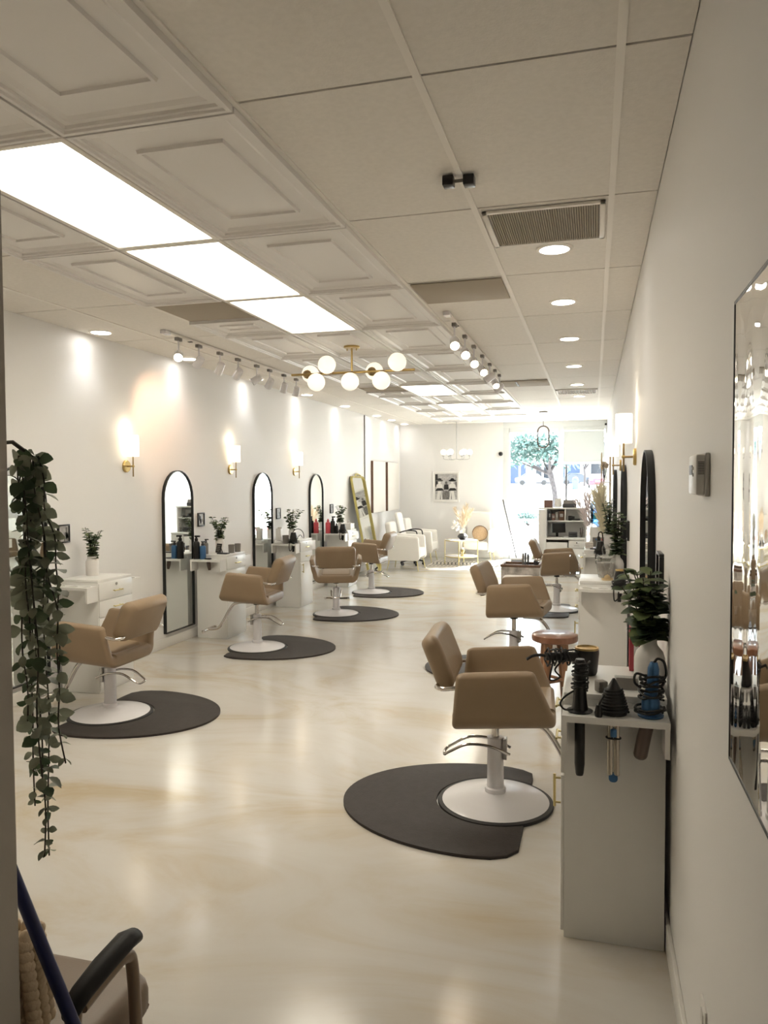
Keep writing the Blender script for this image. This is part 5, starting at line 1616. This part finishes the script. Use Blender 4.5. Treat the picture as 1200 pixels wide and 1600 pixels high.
# crate with rim, plush, books
cr = thing('storage_crate', 'low marble-patterned crate with a brown rim and white lining, before the reception desk', 'crate', (-1.11, 12.35, 0))
b = MB()
for c, s in (((0, -0.24, 0.15), (0.60, 0.02, 0.30)), ((0, 0.24, 0.15), (0.60, 0.02, 0.30)), ((0.29, 0, 0.15), (0.02, 0.46, 0.30)), ((-0.29, 0, 0.15), (0.02, 0.46, 0.30))):
    b.box(c, s, 0.003)
b.build('crate_wall', M['marble'], cr)
MB().box((0, 0, 0.012), (0.55, 0.45, 0.02)).build('crate_floor', M['canvas'], cr)
b = MB()
for c, s in (((0, -0.24, 0.32), (0.62, 0.035, 0.04)), ((0, 0.24, 0.32), (0.62, 0.035, 0.04)), ((0.29, 0, 0.32), (0.035, 0.445, 0.04)), ((-0.29, 0, 0.32), (0.035, 0.445, 0.04))):
    b.box(c, s, 0.004)
b.build('crate_rim', M['walnut'], cr)
MB().loft(puff_loops(rrect(0.54, 0.43, 0.05), 0.26, 0.05, lambda u, v, w_: Vector((u, v, 0.155 + w_)))).build('lining', M['plush'], cr)
w = tag(MB().loft(puff_loops(rrect(0.50, 0.24, 0.08), 0.19, 0.06, lambda u, v, w_: Vector((u, v, 0.096 + w_)))).build('plush_cushion', M['plush'], None, (-1.12, 11.93, 0), smooth=60), 'white plush cushion on the floor in front of the marble crate', 'cushion')
for k, (x, h, m_, lab) in enumerate(((-1.10, 0.20, 'grey', 'grey book standing in the crate before the reception desk'), (-1.06, 0.22, 'carwhite', 'pale book standing in the crate next to the grey one'), (-1.02, 0.19, 'greydk', 'dark book standing in the crate beside the yellow flowers'))):
    t = thing('standing_book', lab, 'book', (x, 12.50, 0.287), 0, 'books standing in the crate')
    MB().box((0, 0, h / 2), (0.028, 0.12, h), 0.002).build('book_cover', M[m_], t)
    MB().box((0, 0.002, h / 2), (0.020, 0.119, h - 0.008)).build('book_pages', M['photo0'], t)
w = thing('small_bouquet', 'small yellow and dark bouquet tucked beside books in the marble crate', 'plant', (-0.895, 12.48, 0.287))
MB().lathe([(0, 0), (0.03, 0), (0.038, 0.09), (0.03, 0.09), (0, 0.02)], seg=14).build('pot', M['greydk'], w)
b, sb = MB(), MB()
r_ = random.Random(3)
for k in range(40):
    a, e = r_.uniform(0, 2 * PI), r_.uniform(0.1, 1.2)
    dd = Vector((math.cos(a) * math.cos(e), math.sin(a) * math.cos(e), math.sin(e)))
    (b if k % 3 else sb).leaf(Vector((0, 0, 0.09)) + dd * 0.03, dd, (0, 0, 1), r_.uniform(0.04, 0.075), 0.03)
b.build('leaves', M['leaf'], w)
sb.build('flowers', M['yellow'], w)

# ------------------------------------------------------------------ water dispenser, gold shelf, pampas along the thermostat wall
wd = thing('water_dispenser', 'white water dispenser topped with a blue bottle, behind the pampas grass', 'water dispenser', (0.08, 11.30, 0))
MB().box((0, 0, 0.50), (0.26, 0.30, 1.00), 0.015).build('cabinet', M['white'], wd)
MB().box((-0.01, -0.152, 0.78), (0.16, 0.006, 0.16), 0.004).build('tap_recess', M['grey'], wd)
for s in (-1, 1):
    MB().cyl((s * 0.04, -0.15, 0.83), (s * 0.04, -0.185, 0.83), 0.012, seg=10).build('tap', M['bluemet'] if s < 0 else M['pink'], wd)
bt = MB().lathe([(0.0, 0), (0.03, 0), (0.05, 0.02), (0.125, 0.06), (0.125, 0.13), (0.120, 0.14), (0.125, 0.15), (0.125, 0.34), (0.10, 0.37), (0, 0.375)], (0, 0, 1.001), 28).build('bottle', M['bluebottle'], wd)
MB().box((-0.02, -0.127, 1.16), (0.12, 0.004, 0.10)).build('bottle_label', M['teal'], bt)
MB().lathe([(0, 0), (0.115, 0), (0.115, 0.20), (0, 0.20)], (0, 0, 1.065), 24).build('water', M['bluebottle'], bt)

gs = thing('gold_shelf', 'slim gold shelf unit holding a vase of pale flowers beyond the sconces', 'shelf', (0.185, 12.6, 0))
for sx in (-1, 1):
    for sy in (-1, 1):
        MB().box((sx * 0.065, sy * 0.22, 1.05), (0.014, 0.014, 2.10), 0.001).build('upright', M['brassdk'], gs)
for z in (0.25, 0.72, 1.19, 1.64):
    MB().box((0, 0, z), (0.144, 0.454, 0.016), 0.002).build('shelf_board', M['clear'] if z > 1.7 else M['white'], gs)
w = thing('flower_vase', 'clear vase of pale dried flowers on the gold shelf', 'vase', (0.165, 12.46, 1.649))
MB().lathe([(0, 0), (0.045, 0), (0.055, 0.06), (0.035, 0.16), (0.045, 0.18), (0.04, 0.18), (0.03, 0.16), (0.05, 0.06), (0, 0.01)], seg=18).build('vase', M['clear'], w)
b, sb = MB(), MB()
r_ = random.Random(8)
for k in range(12):
    a = r_.uniform(0, 2 * PI)
    tip = Vector((0.0 + 0.04 * math.cos(a), 0.06 * math.sin(a), r_.uniform(0.20, 0.29)))
    sb.tube([(0, 0, 0.02), tip * 0.6, tip], 0.002, 5)
    for q in range(10):
        dd = Vector((r_.uniform(-1, 1), r_.uniform(-1, 1), r_.uniform(-0.6, 1)))
        b.leaf(tip, dd, (r_.uniform(-1, 1), 0.4, 0.5), 0.035, 0.028)
sb.build('stems', M['stem'], w)
b.build('petals', M['pampas'], w)
w = thing('pale_jar', 'pale jar with a lime label on the gold shelf, lower than the flowers', 'jar', (0.16, 12.45, 1.199))
MB().lathe([(0, 0), (0.05, 0), (0.05, 0.12), (0.03, 0.14), (0, 0.14)], seg=18).build('jar_body', M['canvas'], w)
MB().lathe([(0.0505, 0.03), (0.0505, 0.09)], seg=18).build('jar_label', M['yellow'], w)

def floor_vase(t):
    MB().lathe([(0, 0), (0.06, 0), (0.085, 0.10), (0.088, 0.35), (0.055, 0.60), (0.045, 0.72), (0.05, 0.75), (0.04, 0.75), (0.038, 0.71), (0, 0.60)], seg=24).build('vase', M['ceramic'], t)
pampas('pampas_arrangement', 'tall cream pampas plumes in a white floor vase against the wall past the far station', (0.125, 10.75, 0),
       [((0, 0, 0.65), (-0.02, 0, 1.0), (-0.12, -0.02, 1.50)), ((0, 0, 0.65), (0.0, 0, 1.0), (-0.05, 0.03, 1.56)), ((0, 0, 0.65), (0.0, 0, 1.0), (-0.01, -0.04, 1.52)), ((0, 0, 0.65), (0.0, -0.05, 1.0), (-0.02, -0.12, 1.50)), ((0, 0, 0.65), (0.0, 0.05, 1.0), (-0.02, 0.10, 1.53)), ((0, 0, 0.65), (0.0, -0.02, 1.0), (-0.08, -0.08, 1.46))],
       M['pampaslt'], floor_vase, 170, 0.135)
pampas('pampas_arrangement', 'blush pampas plumes in a white floor vase beside the water dispenser', (-0.02, 11.95, 0),
       [((0, 0, 0.65), (-0.06, 0, 0.95), (-0.20, 0, 1.34)), ((0, 0, 0.65), (-0.03, 0, 1.0), (-0.12, 0.03, 1.44)), ((0, 0, 0.65), (-0.01, 0, 1.0), (-0.04, -0.04, 1.42))],
       M['pampaspk'], floor_vase, 120, 0.13)

# ------------------------------------------------------------------ outside
def gz(y):
    return -0.02 if y < 22 else -0.02 + 1.0 * (y - 22) / 58.0
b = MB()
rows = [16.66, 19, 22, 50, 80, 140]
vs = [[b.bm.verts.new((x, y, gz(y))) for x in (-70, 60)] for y in rows]
for a_, c_ in zip(vs[:-1], vs[1:]):
    b.bm.faces.new((a_[0], a_[1], c_[1], c_[0]))
struct(b.build('outside_ground', M['asphalt'], smooth=0))
cb = MB().box((-4, 24.0, 0.05), (30, 0.16, 0.16), 0.02).build('outside_kerb', M['curbred'])
struct(cb)

def tree(label, loc, th, cr, cz, n, seed, lean=0.0):
    t = thing('street_tree', label, 'tree', loc, 0, 'trees across the parking lot')
    r_ = random.Random(seed)
    MB().tube(smoothpath([(0, 0, 0), (0.05, 0, th * 0.5), (lean * 0.3, 0, th)], 5), 0.12, 8).build('trunk', M['bark'], t)
    bb_, lb = MB(), MB()
    for k in range(n):
        a, e = r_.uniform(0, 2 * PI), r_.uniform(-0.5, 1.0)
        rr = cr * r_.uniform(0.35, 1.0)
        c = Vector((lean + rr * math.cos(a) * math.cos(e), rr * 0.7 * math.sin(a) * math.cos(e), cz + rr * 0.75 * math.sin(e)))
        if k < 9:
            bb_.tube([(lean * 0.3, 0, th * 0.9), (c * 0.5 + Vector((lean * 0.15, 0, th * 0.45))), c], [0.06, 0.04, 0.015], 6)
        for q in range(16):
            o_ = Vector((r_.gauss(0, 0.22), r_.gauss(0, 0.22), r_.gauss(0, 0.16)))
            lb.leaf(c + o_, (r_.uniform(-1, 1), r_.uniform(-1, 1), r_.uniform(-0.9, 0.2)), (r_.uniform(-.5, .5), r_.uniform(-1, 0.2), 0.7), 0.24, 0.11, 0.2, True)
    bb_.build('branches', M['bark'], t)
    lb.build('crown', M['treeleaf'], t)
tree('leafy tree with low sweeping branches seen through the big pane', (-1.55, 31.5, gz(31.5)), 2.0, 1.5, 2.75, 95, 4, -0.6)
tree('leafy tree at the frame edge of the big pane, half out of view', (-4.2, 38, gz(38)), 2.6, 1.7, 4.4, 70, 9, 0.4)
tree('small tree beyond the glazed door above the parked red car', (-1.0, 88, gz(88)), 2.0, 2.2, 4.6, 60, 15)
w = thing('low_shrub', 'pale green low shrub just outside the big pane', 'shrub', (-2.25, 27.5, gz(27.5)))
lb, sb = MB(), MB()
r_ = random.Random(31)
for k in range(26):
    a = r_.uniform(0, 2 * PI)
    tip = Vector((0.42 * math.cos(a) * r_.random(), 0.3 * math.sin(a) * r_.random(), r_.uniform(0.15, 0.42)))
    sb.tube([(0, 0, 0), tip], 0.008, 5)
    for q in range(14):
        lb.leaf(tip + Vector((r_.gauss(0, .07), r_.gauss(0, .07), r_.gauss(0, .05))), (r_.uniform(-1, 1), r_.uniform(-1, 1), r_.uniform(0, 1)), (0.2, -0.6, 0.6), 0.10, 0.05)
sb.build('stems', M['bark'], w)
lb.build('foliage', M['treeleaf'], w)

bd = thing('street_building', 'pale shop building with blue shutters and dark glazing across the parking lot', 'building', (-3.5, 106, gz(106)))
MB().box((0, 3, 2.6), (26, 6, 5.2)).build('wall', M['bldg'], bd)
MB().box((0, -0.6, 5.0), (26.4, 7.6, 0.5)).build('canopy_roof', M['bldgdk'], bd)
for k in range(5):
    MB().box((-6.6 + 3.6 * k, -0.05, 1.3), (2.2, 0.12, 2.6)).build('shutter' if k % 2 == 0 else 'shop_window', M['bluedoor'] if k % 2 == 0 else M['bldgdk'], bd)
for k in range(7):
    MB().box((-9 + 3.0 * k, -3.6, 2.4), (0.25, 0.25, 4.8)).build('canopy_post', M['bldg'], bd)

def car(label, loc, rz, m):
    t = thing('parked_car', label, 'car', loc, rz, 'parked cars across the lot')
    pr = [(-2.1, 0.30), (2.1, 0.30), (2.15, 0.55), (2.0, 0.78), (1.1, 0.92), (0.55, 1.38), (-0.95, 1.42), (-1.65, 0.98), (-2.1, 0.92), (-2.18, 0.6)]
    loops = [[Vector((u, s * wv, v if v < 0.95 else v)) for u, v in pr] for s, wv in ((-1, 0.86), (1, 0.86))]
    lo = []
    for yy in (-0.88, -0.80, 0.80, 0.88):
        k = 0.95 if abs(yy) > 0.85 else 1.0
        lo.append([Vector((u * k, yy * (1.0 if v < 0.95 else 0.82), 0.3 + (v - 0.3) * (k if v > 0.95 else 1))) for u, v in pr])
    MB().loft(lo).build('body', m, t)
    MB().prism([(0.95, 0.95), (0.50, 1.33), (-0.90, 1.37), (-1.45, 1.0)], 1.46, lambda u, v, w_: Vector((u * 1.01, -0.73 + w_, v + 0.005))).build('windows', M['bldgdk'], t)
    for sx in (-1.3, 1.3):
        for sy in (-0.86, 0.86):
            MB().cyl((sx, sy - 0.09, 0.31), (sx, sy + 0.09, 0.31), 0.31, seg=18).build('wheel', M['rubber'], t)
    MB().box((-2.17, 0, 0.68), (0.04, 0.42, 0.14)).build('number_plate', M['photo0'], t)
    for s in (-1, 1):
        MB().box((-2.12, s * 0.62, 0.78), (0.08, 0.30, 0.14)).build('tail_light', M['pink'], t)
    return t
car('wine red car parked with its rear toward the glazed door', (0.40, 82, gz(82)), PI / 2, M['carred'])
car('silver car parked behind the leafy tree across the lot', (-7.2, 95, gz(95)), 0.1, M['carwhite'])
car('dark car parked beside the blue shop shutter', (-1.9, 96.5, gz(96.5)), 0.0, M['cardark'])
w = thing('post_box', 'small blue post box standing beyond the parking lot', 'post box', (-1.62, 72, gz(72)))
MB().box((0, 0, 0.55), (0.55, 0.5, 0.9), 0.03).build('box_body', M['bluedoor'], w)
MB().lathe([(0, 0), (0.27, 0), (0.22, 0.16), (0.10, 0.24), (0, 0.25)], (0, 0, 1.0), 16).build('hood', M['greydk'], w)
for sx in (-1, 1):
    MB().box((sx * 0.2, 0, 0.05), (0.06, 0.4, 0.10)).build('leg', M['greydk'], w)
